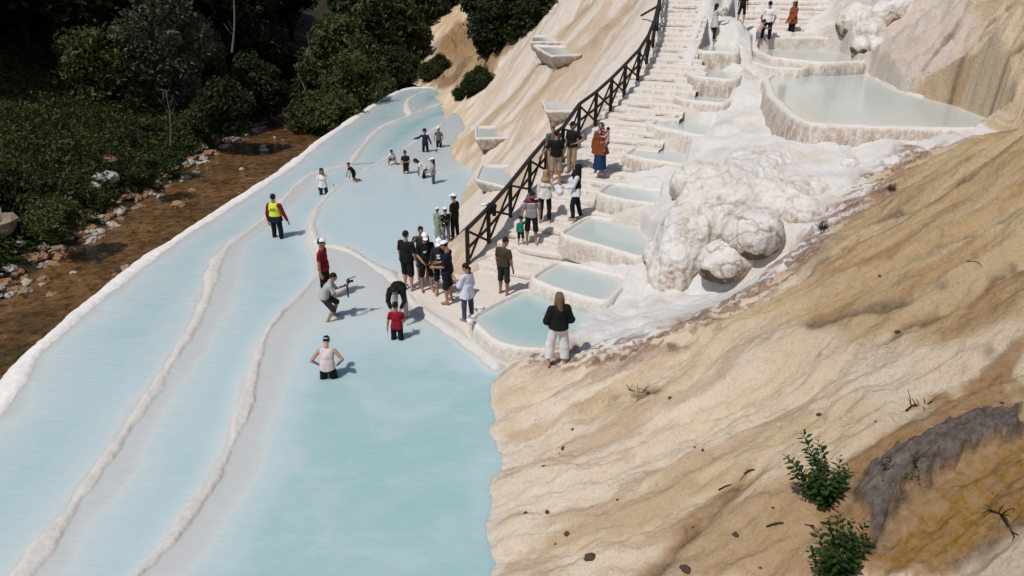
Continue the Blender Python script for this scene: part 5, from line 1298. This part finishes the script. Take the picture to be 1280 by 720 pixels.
def boulder(a, b, rad, lab, seed, push=.3):
    p = gpx(a, b); r = ray(a, b); p = p+r/np.linalg.norm(r)*push
    V, Fq = SDF_([(p+np.array(q)*rad, np.array(w)*rad) for q, w in (((0, 0, 0), (1, .9, .85)), ((.35, .1, .2), (.7, .7, .6)), ((-.4, 0, -.15), (.65, .7, .6)), ((.05, -.2, -.3), (.8, .6, .5)))], p, .12*rad).mesh(.03 if rad > .4 else .02, .045*rad, seed, 2.4/rad*.8); V = craggy(V, Fq, seed, .55*rad)
    me = mesh_np('boulder', V, [Fq]); nz = np.empty(len(V)*3, np.float32); me.vertices.foreach_get('normal', nz); nz = nz.reshape(-1, 3)[:, 2]
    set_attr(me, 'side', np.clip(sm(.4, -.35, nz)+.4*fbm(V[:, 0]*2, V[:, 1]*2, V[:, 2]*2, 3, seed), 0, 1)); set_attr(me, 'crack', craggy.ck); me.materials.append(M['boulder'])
    o = link('boulder', me); o.location = p; tag(o, lab, 'boulder')
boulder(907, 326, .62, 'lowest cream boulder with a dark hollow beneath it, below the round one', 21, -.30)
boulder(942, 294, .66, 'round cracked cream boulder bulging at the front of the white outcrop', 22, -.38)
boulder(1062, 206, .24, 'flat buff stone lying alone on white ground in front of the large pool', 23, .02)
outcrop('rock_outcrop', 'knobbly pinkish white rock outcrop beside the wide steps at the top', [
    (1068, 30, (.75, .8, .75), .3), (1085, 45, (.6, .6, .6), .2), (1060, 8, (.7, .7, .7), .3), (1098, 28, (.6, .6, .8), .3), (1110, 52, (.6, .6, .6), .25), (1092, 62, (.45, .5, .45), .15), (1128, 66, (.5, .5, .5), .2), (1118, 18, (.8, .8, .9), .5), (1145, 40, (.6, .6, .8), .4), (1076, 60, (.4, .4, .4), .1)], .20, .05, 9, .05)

M['stone'] = m_plain('river_stone', (.27, .21, .155), .75, .45, 3, .3, .5, 20)
M['stone_w'] = m_plain('white_stone', (.40, .375, .34), .75, .35, 5, .3, .5, 20)
M['stone_o'] = m_plain('rust_stone', (.30, .165, .085), .75, .4, 4, .3, .5, 20)
SP = []
for i in range(9):
    k = ('stone', 'stone_w', 'stone_o')[i % 3]
    me = rock_mesh('stone', (1, .8, .62), 61+i, 12, 8, .38, 2.2); me.materials.append(M[k]); me.polygons.foreach_set('use_smooth', np.zeros(len(me.polygons), bool)); SP.append(me)
SLr = resample(SL, .2); nst = 0
vis = [i for i in range(len(SLr)) if 8 < SLr[i, 1] < 62 and -20 < 640+FPX*SLr[i, 0]/(SLr[i, 1]*CT+(CH+1.6)*ST) < 345]
for i in range(300):
    j = vis[int(rng.random()**1.25*len(vis))] if False else vis[int(rng.random()*len(vis))]
    p = SLr[j]; off = rng.normal(.15, .5); tv = SLr[min(j+1, len(SLr)-1)]-SLr[j-1]; tv = tv/np.linalg.norm(tv); nv_ = np.array([-tv[1], tv[0]])
    if i % 9 == 0: off = -abs(rng.normal(0, 2.2))-.4
    x, y = p+nv_*off; s = .07+.17*rng.random()**1.8+(.05 if abs(off) < .6 else 0)
    me = SP[int(rng.integers(0, 9))]
    o = link('stone', me); o.scale = (s*rng.uniform(.8, 1.4), s*rng.uniform(.8, 1.3), s*rng.uniform(.6, 1)); o.rotation_euler = (rng.uniform(-.3, .3), rng.uniform(-.3, .3), rng.uniform(0, 6.3))
    o.location = (x, y, max(vz(x, y), -1.72)+s*.2)
    tag(o, 'small buff or rusty stone along the far edge of the brown stream', 'stone', 'stones along the stream')
for a, b, s, lab, k in [(136, 246, .52, 'large white boulder on the stream bank below the green bushes', 1), (147, 262, .30, 'white stone just below the largest white boulder by the stream', 1), (122, 255, .34, 'grey white stone left of the largest white boulder by the stream', 1), (139, 233, .45, 'rusty brown boulder behind the largest white boulder by the stream', 2),
                      (4, 318, .75, 'big grey boulder at the left picture edge beside the stream', 0), (222, 252, .35, 'flat rusty slab in the brown stream', 2), (5, 352, .30, 'rusty stone at the left picture edge in the stream', 2), (127, 314, .22, 'pale stone alone in the middle of the stream', 0)]:
    p = at(a, b, -1.45); z = vz(p[0], p[1]); me = SP[k]
    o = link('stone', me); o.scale = (s, s*.9, s*.8); o.location = (p[0], p[1], max(z, -1.7)+s*.25); o.rotation_euler = (.1, .1, a)
    tag(o, lab, 'stone')
# pebbles and dry twigs on the slope
M['dark_rock'] = m_plain('dark_pebble', (.075, .05, .038), .8, .5, 30, .2, .5, 60)
for i, (a, b, s) in enumerate([(737, 698, .085), (704, 561, .05), (684, 641, .05), (709, 668, .05), (657, 642, .035), (695, 681, .03), (680, 583, .03), (716, 537, .03), (920, 670, .05), (1024, 519, .04), (1122, 416, .05), (1100, 346, .04), (857, 712, .07), (838, 498, .05), (810, 492, .04)]):
    p = gpx(a, b); o = link('pebble', rock_mesh('pebble', (s, s*.7, s*.6), 91+i, 16, 10, .25, 1.6), [M['dark_rock']]); o.location = p+np.array([0, 0, s*.2]); o.rotation_euler = (0, 0, i)
    tag(o, 'largest dark pebble lying on the cream slope near the bottom edge' if i == 0 else 'tiny dark pebble on the cream slope', 'pebble', None if i == 0 else 'tiny pebbles on the slope')
_pm = [rock_mesh('pebble', (1, .8, .6), 131+i, 10, 7, .3, 2.0) for i in range(4)]
for q in _pm: q.materials.append(M['dark_rock'])
for i in range(70):
    a, b = rng.uniform(630, 1270), rng.uniform(470, 715)
    if b < 640-.42*(a-620)+60 and a > 900 and b < 300: continue
    p = gpx(a, b); s = .010+.018*rng.random()**2; o = link('pebble', _pm[i % 4]); o.scale = (s, s, s); o.location = p; o.rotation_euler = (0, 0, i*1.3)
    tag(o, 'tiny dark pebble on the cream slope', 'pebble', 'tiny pebbles on the slope')
M['twig'] = m_plain('dry_twig', (.035, .022, .016), .85, .4, 30, .2, .3, 80)
def twig(pts, r, lab, extra=0):
    P = np.array([gpx(a, b)+np.array([0, 0, .02+.03*math.sin(i*1.9)]) for i, (a, b) in enumerate(pts)]); P = smooth_line(P, 2)
    m = MB(); m.tube(P, np.linspace(r, r*.4, len(P)), 6)
    for k in range(extra):
        j = int(rng.integers(1, len(P)-1)); q = P[j]; d = rng.normal(0, 1, 3); d[2] = abs(d[2])*.5; d = d/np.linalg.norm(d)*rng.uniform(.08, .25)
        m.tube(np.array([q, q+d*.5+[0, 0, .02], q+d]), [r*.5, r*.35, r*.15], 5)
    o = m.build('twig', M['twig']); tag(o, lab, 'twig')
twig([(958, 660), (972, 657), (988, 655), (1004, 656), (1015, 661)], .016, 'curved dark dead branch poking out left of the green shrub', 3)
twig([(898, 614), (908, 610), (918, 606), (928, 608)], .013, 'short dark twig at the upper end of the brown streak', 2)
twig([(930, 594), (938, 590), (946, 588)], .016, 'stubby dark twig just right of the short twig on the brown streak', 1)
twig([(1132, 515), (1142, 508), (1150, 511), (1160, 505)], .014, 'tangle of dark dry twigs above the grey rock patch', 9)
twig([(1238, 640), (1252, 648), (1262, 660), (1268, 672)], .016, 'dark dry stalks at the lower right on the golden slope', 8)
twig([(1208, 328), (1222, 330), (1232, 342)], .008, 'thin hooked dead stem on the tan slope at the right', 0)
twig([(786, 488), (798, 494), (812, 490)], .012, 'small tangle of dark roots in the hollow of the cream slope', 8)
# ------------------------------------------------------------------ vegetation
def leaf_cloud(C, sig, n, size, rg, aspect=1.9, up=.35, flat=.75):
    """n leaf faces scattered round the clump centres C (k,3) with spread sig (k,)"""
    k = rg.integers(0, len(C), n); d = rg.normal(0, 1, (n, 3)); d *= (np.minimum(1.6, np.linalg.norm(d, axis=1))/np.linalg.norm(d, axis=1))[:, None]
    P = C[k]+d*sig[k][:, None]*np.array([1, 1, flat])
    N = rg.normal(0, 1, (n, 3))+np.array([0, 0, up*2]); N /= np.linalg.norm(N, axis=1)[:, None]
    T = np.cross(N, rg.normal(0, 1, (n, 3))); T /= np.linalg.norm(T, axis=1)[:, None]; B = np.cross(N, T)
    s = size*rg.uniform(.6, 1.35, n)[:, None]
    a = T*s*aspect*.5; b = B*s*.5
    V = np.stack([P-a, P+b*.9+N*s*.12, P+a, P-b*.9+N*s*.12], 1).reshape(-1, 3)
    return V, np.arange(n*4).reshape(n, 4)
M['bark'] = m_plain('bark', (.055, .042, .032), .9, .4, 8, .2, .6, 30); M['bark_pale'] = m_plain('pale_bark', (.11, .10, .085), .9, .3, 8, .2, .5, 30)
LEAF = {'dark': m_leaf('shade_dark_leaves', (.016, .025, .009), (.034, .050, .016)), 'mid': m_leaf('mid_leaves', (.022, .036, .009), (.048, .070, .018)),  # dark set: the wood's shade is put into the leaf colour
        'olive': m_leaf('olive_leaves', (.040, .052, .014), (.085, .092, .028)), 'willow': m_leaf('greyish_leaves', (.060, .078, .044), (.115, .135, .082)), 'grass': m_leaf('grass_blades', (.026, .042, .009), (.062, .086, .019))}
def tree_parts(seed, h, cr, base, nclump, nleaf, lsize, mat, bark='bark', stems=1, droop=0.0, sig=.55):
    rg = np.random.default_rng(seed); C = []
    while len(C) < nclump:
        p = rg.uniform(-1, 1, 3); r = np.linalg.norm(p)
        if r > 1 or r < .35+.25*rg.random(): continue
        prof = 1-.35*max(0, p[2])-.15*max(0, -p[2])
        C.append([p[0]*cr*prof*rg.uniform(.75, 1.15), p[1]*cr*prof*rg.uniform(.75, 1.15), base+(h-base)*(.5+.5*p[2])])
    C = np.array(C); sg = cr*.20*rg.uniform(.6, 1.5, len(C))*(sig/.55)
    V, F = leaf_cloud(C, sg, nleaf, lsize, rg)
    crown = mesh_np('crown', V, F, False); crown.materials.append(LEAF[mat])
    m = MB()
    for k in range(stems):
        top = np.array([rg.normal(0, .12*cr), rg.normal(0, .12*cr), h*.82]); st = np.array([rg.normal(0, .15)*(stems > 1), rg.normal(0, .15)*(stems > 1), -.3])
        mid = (st+top)/2+np.array([rg.normal(0, .05*h), rg.normal(0, .05*h), 0]); P = smooth_line([st, st*.6+mid*.4, mid, mid*.4+top*.6, top], 2)
        r0 = .028*h/(1+.5*(stems-1)); m.tube(P, np.linspace(r0, r0*.2, len(P)), 7)
        for j in rg.choice(len(C), min(len(C), 14 if stems == 1 else 6), replace=False):
            t = np.clip((C[j, 2]-.15*h)/h, .15, .8); q = P[int(t*(len(P)-1))]; c = C[j]
            L = smooth_line([q, q*.5+c*.5+np.array([0, 0, .08*h*rg.random()]), c], 2); m.tube(L, np.linspace(r0*.4, r0*.08, len(L)), 5)
    trunk = m.mesh('trunk'); trunk.materials.append(M[bark])
    return crown, trunk
def inst(kind, parts, label, cat, loc, sc, rz, group=None, asp=1.0):
    r = thing(kind, label, cat, loc, rz, group); r.scale = (sc, sc, sc*asp)
    for nm, me in zip(('crown', 'trunk'), parts):
        o = bpy.data.objects.new(nm, me); COL.objects.link(o); o.parent = r
    return r
TP = [tree_parts(1, 9, 3.0, 1.6, 90, 9000, .24, 'dark'), tree_parts(2, 11, 3.1, 2.2, 100, 9500, .25, 'dark'), tree_parts(3, 8, 3.3, 1.0, 90, 9500, .23, 'dark'), tree_parts(4, 10, 2.6, 1.2, 90, 8500, .22, 'mid')]
WIL = tree_parts(8, 10, 2.4, 1.5, 150, 15000, .15, 'willow', 'bark_pale', 3, sig=.42)
BU = [tree_parts(21, 3.0, 1.7, .1, 60, 6000, .15, 'mid', stems=4), tree_parts(22, 2.4, 1.6, .1, 60, 6000, .14, 'olive', stems=4), tree_parts(23, 3.6, 1.8, .1, 70, 7000, .16, 'dark', stems=4), tree_parts(24, 4.6, 2.0, .2, 80, 8000, .16, 'olive', stems=3)]
FLW = tree_parts(31, 1.2, .9, .05, 30, 2200, .09, 'mid', stems=4)
rg = np.random.default_rng(99)
def bank_point(px, py, zg=-1.2):
    p = at(px, py, zg)
    for _ in range(6): p = at(px, py, vz(p[0], p[1]))
    return p
# woodland: trees spread over the far side of the stream
placed = []
def ok(x, y, r): return all((x-a)**2+(y-b)**2 > (r+c)**2 for a, b, c in placed)
nt_ = 0
for i in range(6000):
    if nt_ >= 175: break
    y = 24+rg.random()**1.2*95; x = -y*rg.uniform(.02, .95)-1
    _, sdv = valley(np.array([x]), np.array([y])); sdv = float(sdv[0])
    if sdv < 5.5 or x > -7 or (y < 60 and x > -9): continue
    px = 640+FPX*x/(y*CT+(CH-1)*ST)
    if px < -260: continue
    near = y < 45 and sdv < 15
    if near: continue
    if not ok(x, y, 1.45): continue
    placed.append((x, y, 1.45)); k = int(rg.choice(4, p=[.3, .3, .25, .15])); sc = rg.uniform(.75, 1.35)
    inst('broadleaf_tree', TP[k], 'dense dark broadleaf tree in the shaded wood across the stream', 'tree', (x, y, vz(x, y)-.1), sc, rg.uniform(0, 6.3), 'trees of the shaded wood', rg.uniform(.9, 1.25)); nt_ += 1
for a, b, s in [(352, 26, 1.3), (378, 14, 1.4), (335, 12, 1.3), (405, 4, 1.4), (318, 40, 1.0), (366, 52, 1.0), (430, 12, 1.3), (455, 6, 1.4)]:
    p = bank_point(a, b); inst('broadleaf_tree', TP[int(b) % 4], 'dense dark broadleaf tree in the shaded wood across the stream', 'tree', (p[0], p[1], p[2]-.1), s*1.2, a, 'trees of the shaded wood', 1.0)
p = bank_point(222, 172); inst('willow_tree', WIL, 'tall grey green feathery tree standing forward of the dark wood', 'tree', (p[0], p[1], p[2]-.1), 1.0, .4)
p = bank_point(135, 172); inst('broadleaf_tree', BU[3], 'pointed olive green young tree left of the grey green feathery tree', 'tree', (p[0], p[1], p[2]), 1.05, 1.2, None, 1.2)
p = bank_point(262, 150); inst('broadleaf_tree', WIL, 'smaller grey green feathery tree right of the tall one', 'tree', (p[0], p[1], p[2]), .68, 2.4)
# bushes along the bank (photo point of the foot, scale, kind)
for i, (a, b, s, k) in enumerate([(20, 250, .9, 1), (62, 262, .8, 0), (100, 245, .75, 1), (40, 285, .7, 0), (118, 215, .8, 0), (158, 225, .7, 2), (80, 215, 1.0, 1), (10, 205, 1.1, 0), (190, 205, .75, 0), (215, 190, .7, 1), (170, 185, .9, 2), (140, 195, .9, 0),
     (238, 180, .7, 2), (262, 172, .7, 0), (285, 165, .8, 2), (300, 150, .9, 0), (250, 150, 1.0, 2), (325, 140, 1.0, 2), (90, 175, 1.1, 2), (50, 180, 1.2, 0), (10, 295, .75, 2), (75, 292, .55, 1), (-20, 310, .9, 0), (-40, 260, 1.1, 1), (345, 120, 1.2, 2), (320, 110, 1.3, 2)]):
    p = bank_point(a, b); inst('bush', BU[k], ('mid green leafy bush', 'sunlit olive green bush', 'dark green bush')[k]+' on the grassy bank across the stream', 'bush', (p[0], p[1], p[2]-.1), s, i*1.3, ('mid green', 'olive green', 'dark green')[k]+' bushes on the far bank')
for i, (a, b, s) in enumerate([(203, 205, 1.0), (213, 212, .8), (190, 222, .8), (168, 228, .7)]):
    p = bank_point(a, b); inst('flowering_shrub', FLW, 'low shrub with tiny white flowers beside the pale stones of the stream bank', 'shrub', (p[0], p[1], p[2]), s, i*2.1, 'low flowering shrubs by the stream stones')
ng = 0
for i in range(3000):
    if ng >= 170: break
    a, b = rg.uniform(-60, 380), rg.uniform(110, 330); p = bank_point(a, b); _, sdv = valley(np.array([p[0]]), np.array([p[1]])); sdv = float(sdv[0])
    if not (.5 < sdv < 11) or p[1] > 70: continue
    k = int(rg.integers(0, 3)); s = rg.uniform(.28, .62)*(.7 if sdv < 1.6 else 1)
    inst('bush', BU[k], ('mid green', 'olive green', 'dark green')[k]+' low bush among the tall grass of the far bank', 'bush', (p[0], p[1], p[2]-.1), s, rg.uniform(0, 6.3), ('mid green', 'olive green', 'dark green')[k]+' low bushes of the far bank'); ng += 1
# bushes on the near side of the stream beyond the pools
RB = [(392, 150, 1.0, 1), (415, 152, 1.15, 1), (440, 138, 1.0, 3), (405, 128, 1.3, 0), (432, 112, 1.4, 3), (462, 118, 1.2, 0), (485, 108, 1.1, 2), (455, 92, 1.7, 2), (480, 82, 1.8, 3), (505, 98, .9, 2), (500, 62, 1.8, 0), (470, 60, 2.1, 2), (440, 70, 1.5, 0), (508, 40, 2.4, 2), (535, 18, 2.4, 2), (490, 30, 2.6, 0), (560, -2, 2.4, 2), (465, 32, 2.4, 2)]
for i, (a, b, s, k) in enumerate(RB):
    D = 46+ (150-b)*.26; p = atd(a, b, D); z = p[2]-.4; 
    inst('bush', BU[k], ('leafy mid green bush', 'rounded olive bush', 'dense dark bush', 'tall olive bush')[k]+' crowding the far end of the pools', 'bush', (p[0], p[1], z-.6*s), s, i*1.7, ('mid green', 'olive', 'dark', 'tall olive')[k]+' bushes beyond the pools')
for i, (a, b, s, lab) in enumerate([(628, 62, 1.25, 'large dark green tree overhanging the top of the cream slope'), (655, 42, 1.2, 'dark rounded tree above the ledge pools, right of the large overhanging tree'), (670, 12, 1.3, 'dark tree at the top edge of the slope'), (615, 20, 1.5, 'dark tree behind the ochre cliff')]):
    p = gpx(a, b); inst('broadleaf_tree', BU[2], lab, 'tree', (p[0], p[1]+.8, p[2]-.3), s, i*2.2, None, 1.0)
for a, b, s, k, lab in [(600, 112, .32, 0, 'small green bush at the foot of the cream slope by the far pool end'), (588, 121, .24, 2, 'low brownish tuft left of the small green bush'), (574, 125, .16, 2, 'tiny dark tuft at the far corner of the pools'), (537, 100, .38, 1, 'grey green bush at the foot of the ochre cliff'), (550, 90, .3, 0, 'small bush on the ochre cliff ledge'), (607, 70, .3, 2, 'dark bush clinging to the right of the ochre cliff')]:
    p = gpx(a, b); inst('bush', BU[k], lab, 'bush', (p[0], p[1], p[2]-.05), s*1.5, a)
# bare stems
def bare(px, row0, row1, D, r, lab, lean=0.0, br=6):
    a, b = atd(px, row1, D), atd(px+lean, row0, D); m = MB(); q = (a+b)/2+np.array([.12, 0, 0]); P = smooth_line([a, q, b], 3)-a
    m.tube(P, np.linspace(r, r*.4, len(P)), 6)
    for k in range(br):
        j = int(rg.integers(len(P)//3, len(P)-1)); d = rg.normal(0, 1, 3); d[2] = abs(d[2])+.4; d = d/np.linalg.norm(d)*np.linalg.norm(b-a)*rg.uniform(.12, .3)
        m.tube(np.array([P[j], P[j]+d*.5, P[j]+d+[0, 0, .1]]), [r*.35, r*.25, r*.1], 5)
    o = m.build('bare_tree', M['bark_pale']); o.location = a; tag(o, lab, 'tree')
bare(290, -8, 66, 41, .07, 'tall thin pale dead trunk in front of the dark wood', 2, 5)
bare(213, 112, 182, 33, .035, 'slender bare sapling below the grey green feathery tree', -6, 9)
bare(386, 92, 128, 48, .07, 'leaning pale dead snag beside the stream bend', -14, 4)
bare(392, 40, 120, 52, .05, 'thin bare sapling behind the leaning snag', -8, 8)
# undergrowth on the bank: grasses and leaves nobody could count
n = 150000; xs = rg.uniform(-48, -6, n); ys = rg.uniform(14, 75, n); zz, ss = valley(xs, ys)
m = (ss > .5) & (ss < 15) & (rg.random(n) < np.clip(1.25-ss/15, .2, 1)) & (xs/ys > -.86)
xs, ys, zz = xs[m], ys[m], zz[m]; n = len(xs); hgt = rg.uniform(.10, .5, n)*(.6+.5*np.clip(fbm(xs*.6, ys*.6, 0, 3, 121)+.5, 0, 1.4)); th = rg.uniform(0, 6.28, n); wdt = rg.uniform(.02, .06, n)
dx, dy = np.cos(th), np.sin(th); bend = rg.uniform(.1, .5, n)*hgt; b2 = rg.uniform(0, 6.28, n)
P0 = np.c_[xs, ys, zz-.05]; W_ = np.c_[dx, dy, 0*dx]*wdt[:, None]; P1 = P0+np.c_[np.cos(b2)*bend*.4, np.sin(b2)*bend*.4, hgt*.6]; P2 = P0+np.c_[np.cos(b2)*bend, np.sin(b2)*bend, hgt]
V = np.stack([P0-W_, P0+W_, P1+W_*.8, P1-W_*.8, P2], 1).reshape(-1, 3); i5 = np.arange(n)*5
kk = rg.random(n) < .55; LV_, LF_ = leaf_cloud(np.c_[xs[kk], ys[kk], zz[kk]+.25*rg.random(kk.sum())], np.full(kk.sum(), .22), 110000, .10, rg)
nV = len(V); V = np.vstack([V, LV_])
o = link('undergrowth', mesh_np('undergrowth', V, [np.vstack([np.stack([i5, i5+1, i5+2, i5+3], 1), LF_+nV]), np.stack([i5+3, i5+2, i5+4], 1)], False), [LEAF['grass']]); tag(o, kind='stuff')
# reeds standing at the edge of the wood
m = MB()
for i in range(60):
    p = bank_point(rg.uniform(0, 105), rg.uniform(150, 165)); hgt = rg.uniform(.9, 1.9); d = rg.normal(0, .15, 2)
    m.tube(np.array([[p[0], p[1], p[2]], [p[0]+d[0]*.4, p[1]+d[1]*.4, p[2]+hgt*.6], [p[0]+d[0], p[1]+d[1], p[2]+hgt]]), [.02, .015, .022], 4)
o = m.build('reeds', M['bark_pale']); tag(o, kind='stuff')

# near shrub on the slope: stems with paired glossy leaves
M['glossy'] = m_leaf('glossy_leaves', (.016, .040, .008), (.038, .078, .016), .35, .3)
def leaf_shape(L, W):
    u = np.array([0, .22, .5, .78, 1.0]); w = np.array([.06, .42, .5, .32, .0])*W
    c = np.stack([np.c_[-w, u*L, .12*np.abs(w)+.0*u], np.c_[0*w, u*L, -.05*L*np.sin(u*3.14)], np.c_[w, u*L, .12*np.abs(w)]], 1).reshape(-1, 3)
    return c, grid_faces(5, 3)
def shrub(name, label, foot, stems, group=None, Lf=.085):
    p0 = gpx(*foot); root = thing(name, label, 'shrub', p0, 0, group); sm_, lm = MB(), MB(); rgs = np.random.default_rng(int(foot[0]))
    for (tx, ty, dd) in stems:
        r0 = ray(*foot); D = (p0[2]-CH)/r0[2]; tip = atd(tx, ty, D+dd)-p0
        P = smooth_line([np.zeros(3)-[0, 0, .05], tip*.45+np.array([rgs.normal(0, .04), rgs.normal(0, .06), -.04]), tip], 3); P = resample(P, .035)
        sm_.tube(P, np.linspace(.009, .003, len(P)), 5)
        for j in range(max(2, int(len(P)*.15)), len(P)):
            T = nrm(P[min(j+1, len(P)-1)]-P[j-1]); a0 = j*1.57+rgs.normal(0, .3)
            for sg in (0, np.pi):
                a = a0+sg; s1 = nrm(np.cross(T, [.3, .2, 1.])); s2 = np.cross(T, s1); out = nrm(s1*math.cos(a)+s2*math.sin(a)+T*rgs.uniform(.25, .7)+np.array([0, 0, -.1]))
                Ll = Lf*rgs.uniform(.75, 1.25)*(.55 if j > len(P)-3 else 1); v, f = leaf_shape(Ll, Ll*.52)
                up = nrm(np.array([0, 0, 1])+rgs.normal(0, .35, 3)); xx = nrm(np.cross(out, up)); zz_ = np.cross(xx, out)
                lm.add(v@np.stack([xx, out, zz_], 0)+P[j]+out*.012, f)
    sm_.build('stems', M['twig'], root); lm.build('leaves', M['glossy'], root)
shrub('leafy_shrub', 'upper green shrub with upright sprigs of paired glossy leaves on the ochre slope', (1040, 634), [(1004, 541, -.1), (1010, 562, .1), (982, 570, 0), (990, 592, .15), (1050, 571, 0), (1056, 592, -.1), (1028, 575, .1), (1018, 590, -.2), (1000, 612, .1), (1034, 604, -.25), (1045, 600, .15), (1022, 548, .05), (1062, 584, .1), (990, 578, -.1), (1012, 575, -.05)])
shrub('leafy_shrub', 'lower bright green shrub at the bottom edge beneath the upper shrub', (1052, 722), [(1082, 652, 0), (1086, 672, .1), (1062, 664, -.2), (1045, 655, .1), (1022, 664, 0), (1012, 686, -.1), (1032, 690, -.3), (1070, 690, -.3), (1018, 706, .1), (1094, 704, .1), (1050, 690, -.4), (1040, 676, .2), (1075, 676, -.2), (1050, 642, .05), (1036, 648, -.1), (1064, 650, .1)])
for a, b, lab in [(1148, 580, 'sprig of small dark leaves on the grey rock patch, upper one'), (1140, 602, 'sprig of small dark leaves on the grey rock patch, lower one'), (1110, 588, 'scruffy little weed at the left of the grey rock patch')]:
    shrub('weed', lab, (a, b), [(a-10, b-12, 0), (a+2, b-18, 0), (a+9, b-10, 0), (a-4, b-9, -.1)], None, .035)
M['dry'] = m_plain('dry_grass', (.085, .06, .04), .9, .4, 30, .1, .2)
for a, b, s, lab in [(1115, 238, .16, 'dry grey tuft of grass on the edge between white ground and tan slope'), (1028, 288, .20, 'brown dry tuft hanging beside the white boulders')]:
    p = gpx(a, b); m = MB()
    for i in range(110):
        d = rg.normal(0, 1, 3); d[2] = abs(d[2])*1.2+.2; d = nrm(d)*s*rg.uniform(.6, 1.3); m.tube(np.array([[0, 0, 0], d*.6, d+[0, 0, -.02]]), [.006, .005, .002], 3, caps=False)
    o = m.build('grass_tuft', M['dry']); o.location = p; tag(o, lab, 'grass')
# ------------------------------------------------------------------ light
SUN_EL = R(58); SUN_AZ = math.atan2(-.70, -.72)    # towards the sun: behind the viewer, to the left
w = bpy.data.worlds.new('World'); scene.world = w; w.use_nodes = True
nt = w.node_tree; bg = nt.nodes['Background']
sk = nt.nodes.new('ShaderNodeTexSky'); sk.sky_type = 'NISHITA'; sk.sun_disc = False
sk.sun_elevation = SUN_EL; sk.sun_rotation = math.pi/2-SUN_AZ
sk.air_density = 1.0; sk.dust_density = 1.5
nt.links.new(sk.outputs[0], bg.inputs[0]); bg.inputs[1].default_value = .07
sl = bpy.data.lights.new('sun', 'SUN'); so = bpy.data.objects.new('sun', sl); COL.objects.link(so)
sl.energy = 3.1; sl.angle = R(.5); sl.color = (1, .955, .89)
d = Vector((math.cos(SUN_AZ)*math.cos(SUN_EL), math.sin(SUN_AZ)*math.cos(SUN_EL), math.sin(SUN_EL)))
so.rotation_euler = d.to_track_quat('Z', 'Y').to_euler()
vs = scene.view_settings; vs.view_transform = 'Standard'; vs.look = 'None'; vs.gamma = 1; vs.use_curve_mapping = False
vs.exposure = 0.0
scene.render.engine = 'CYCLES'
scene.cycles.max_bounces = 6; scene.cycles.diffuse_bounces = 3; scene.cycles.transparent_max_bounces = 6
scene.cycles.use_denoising = True
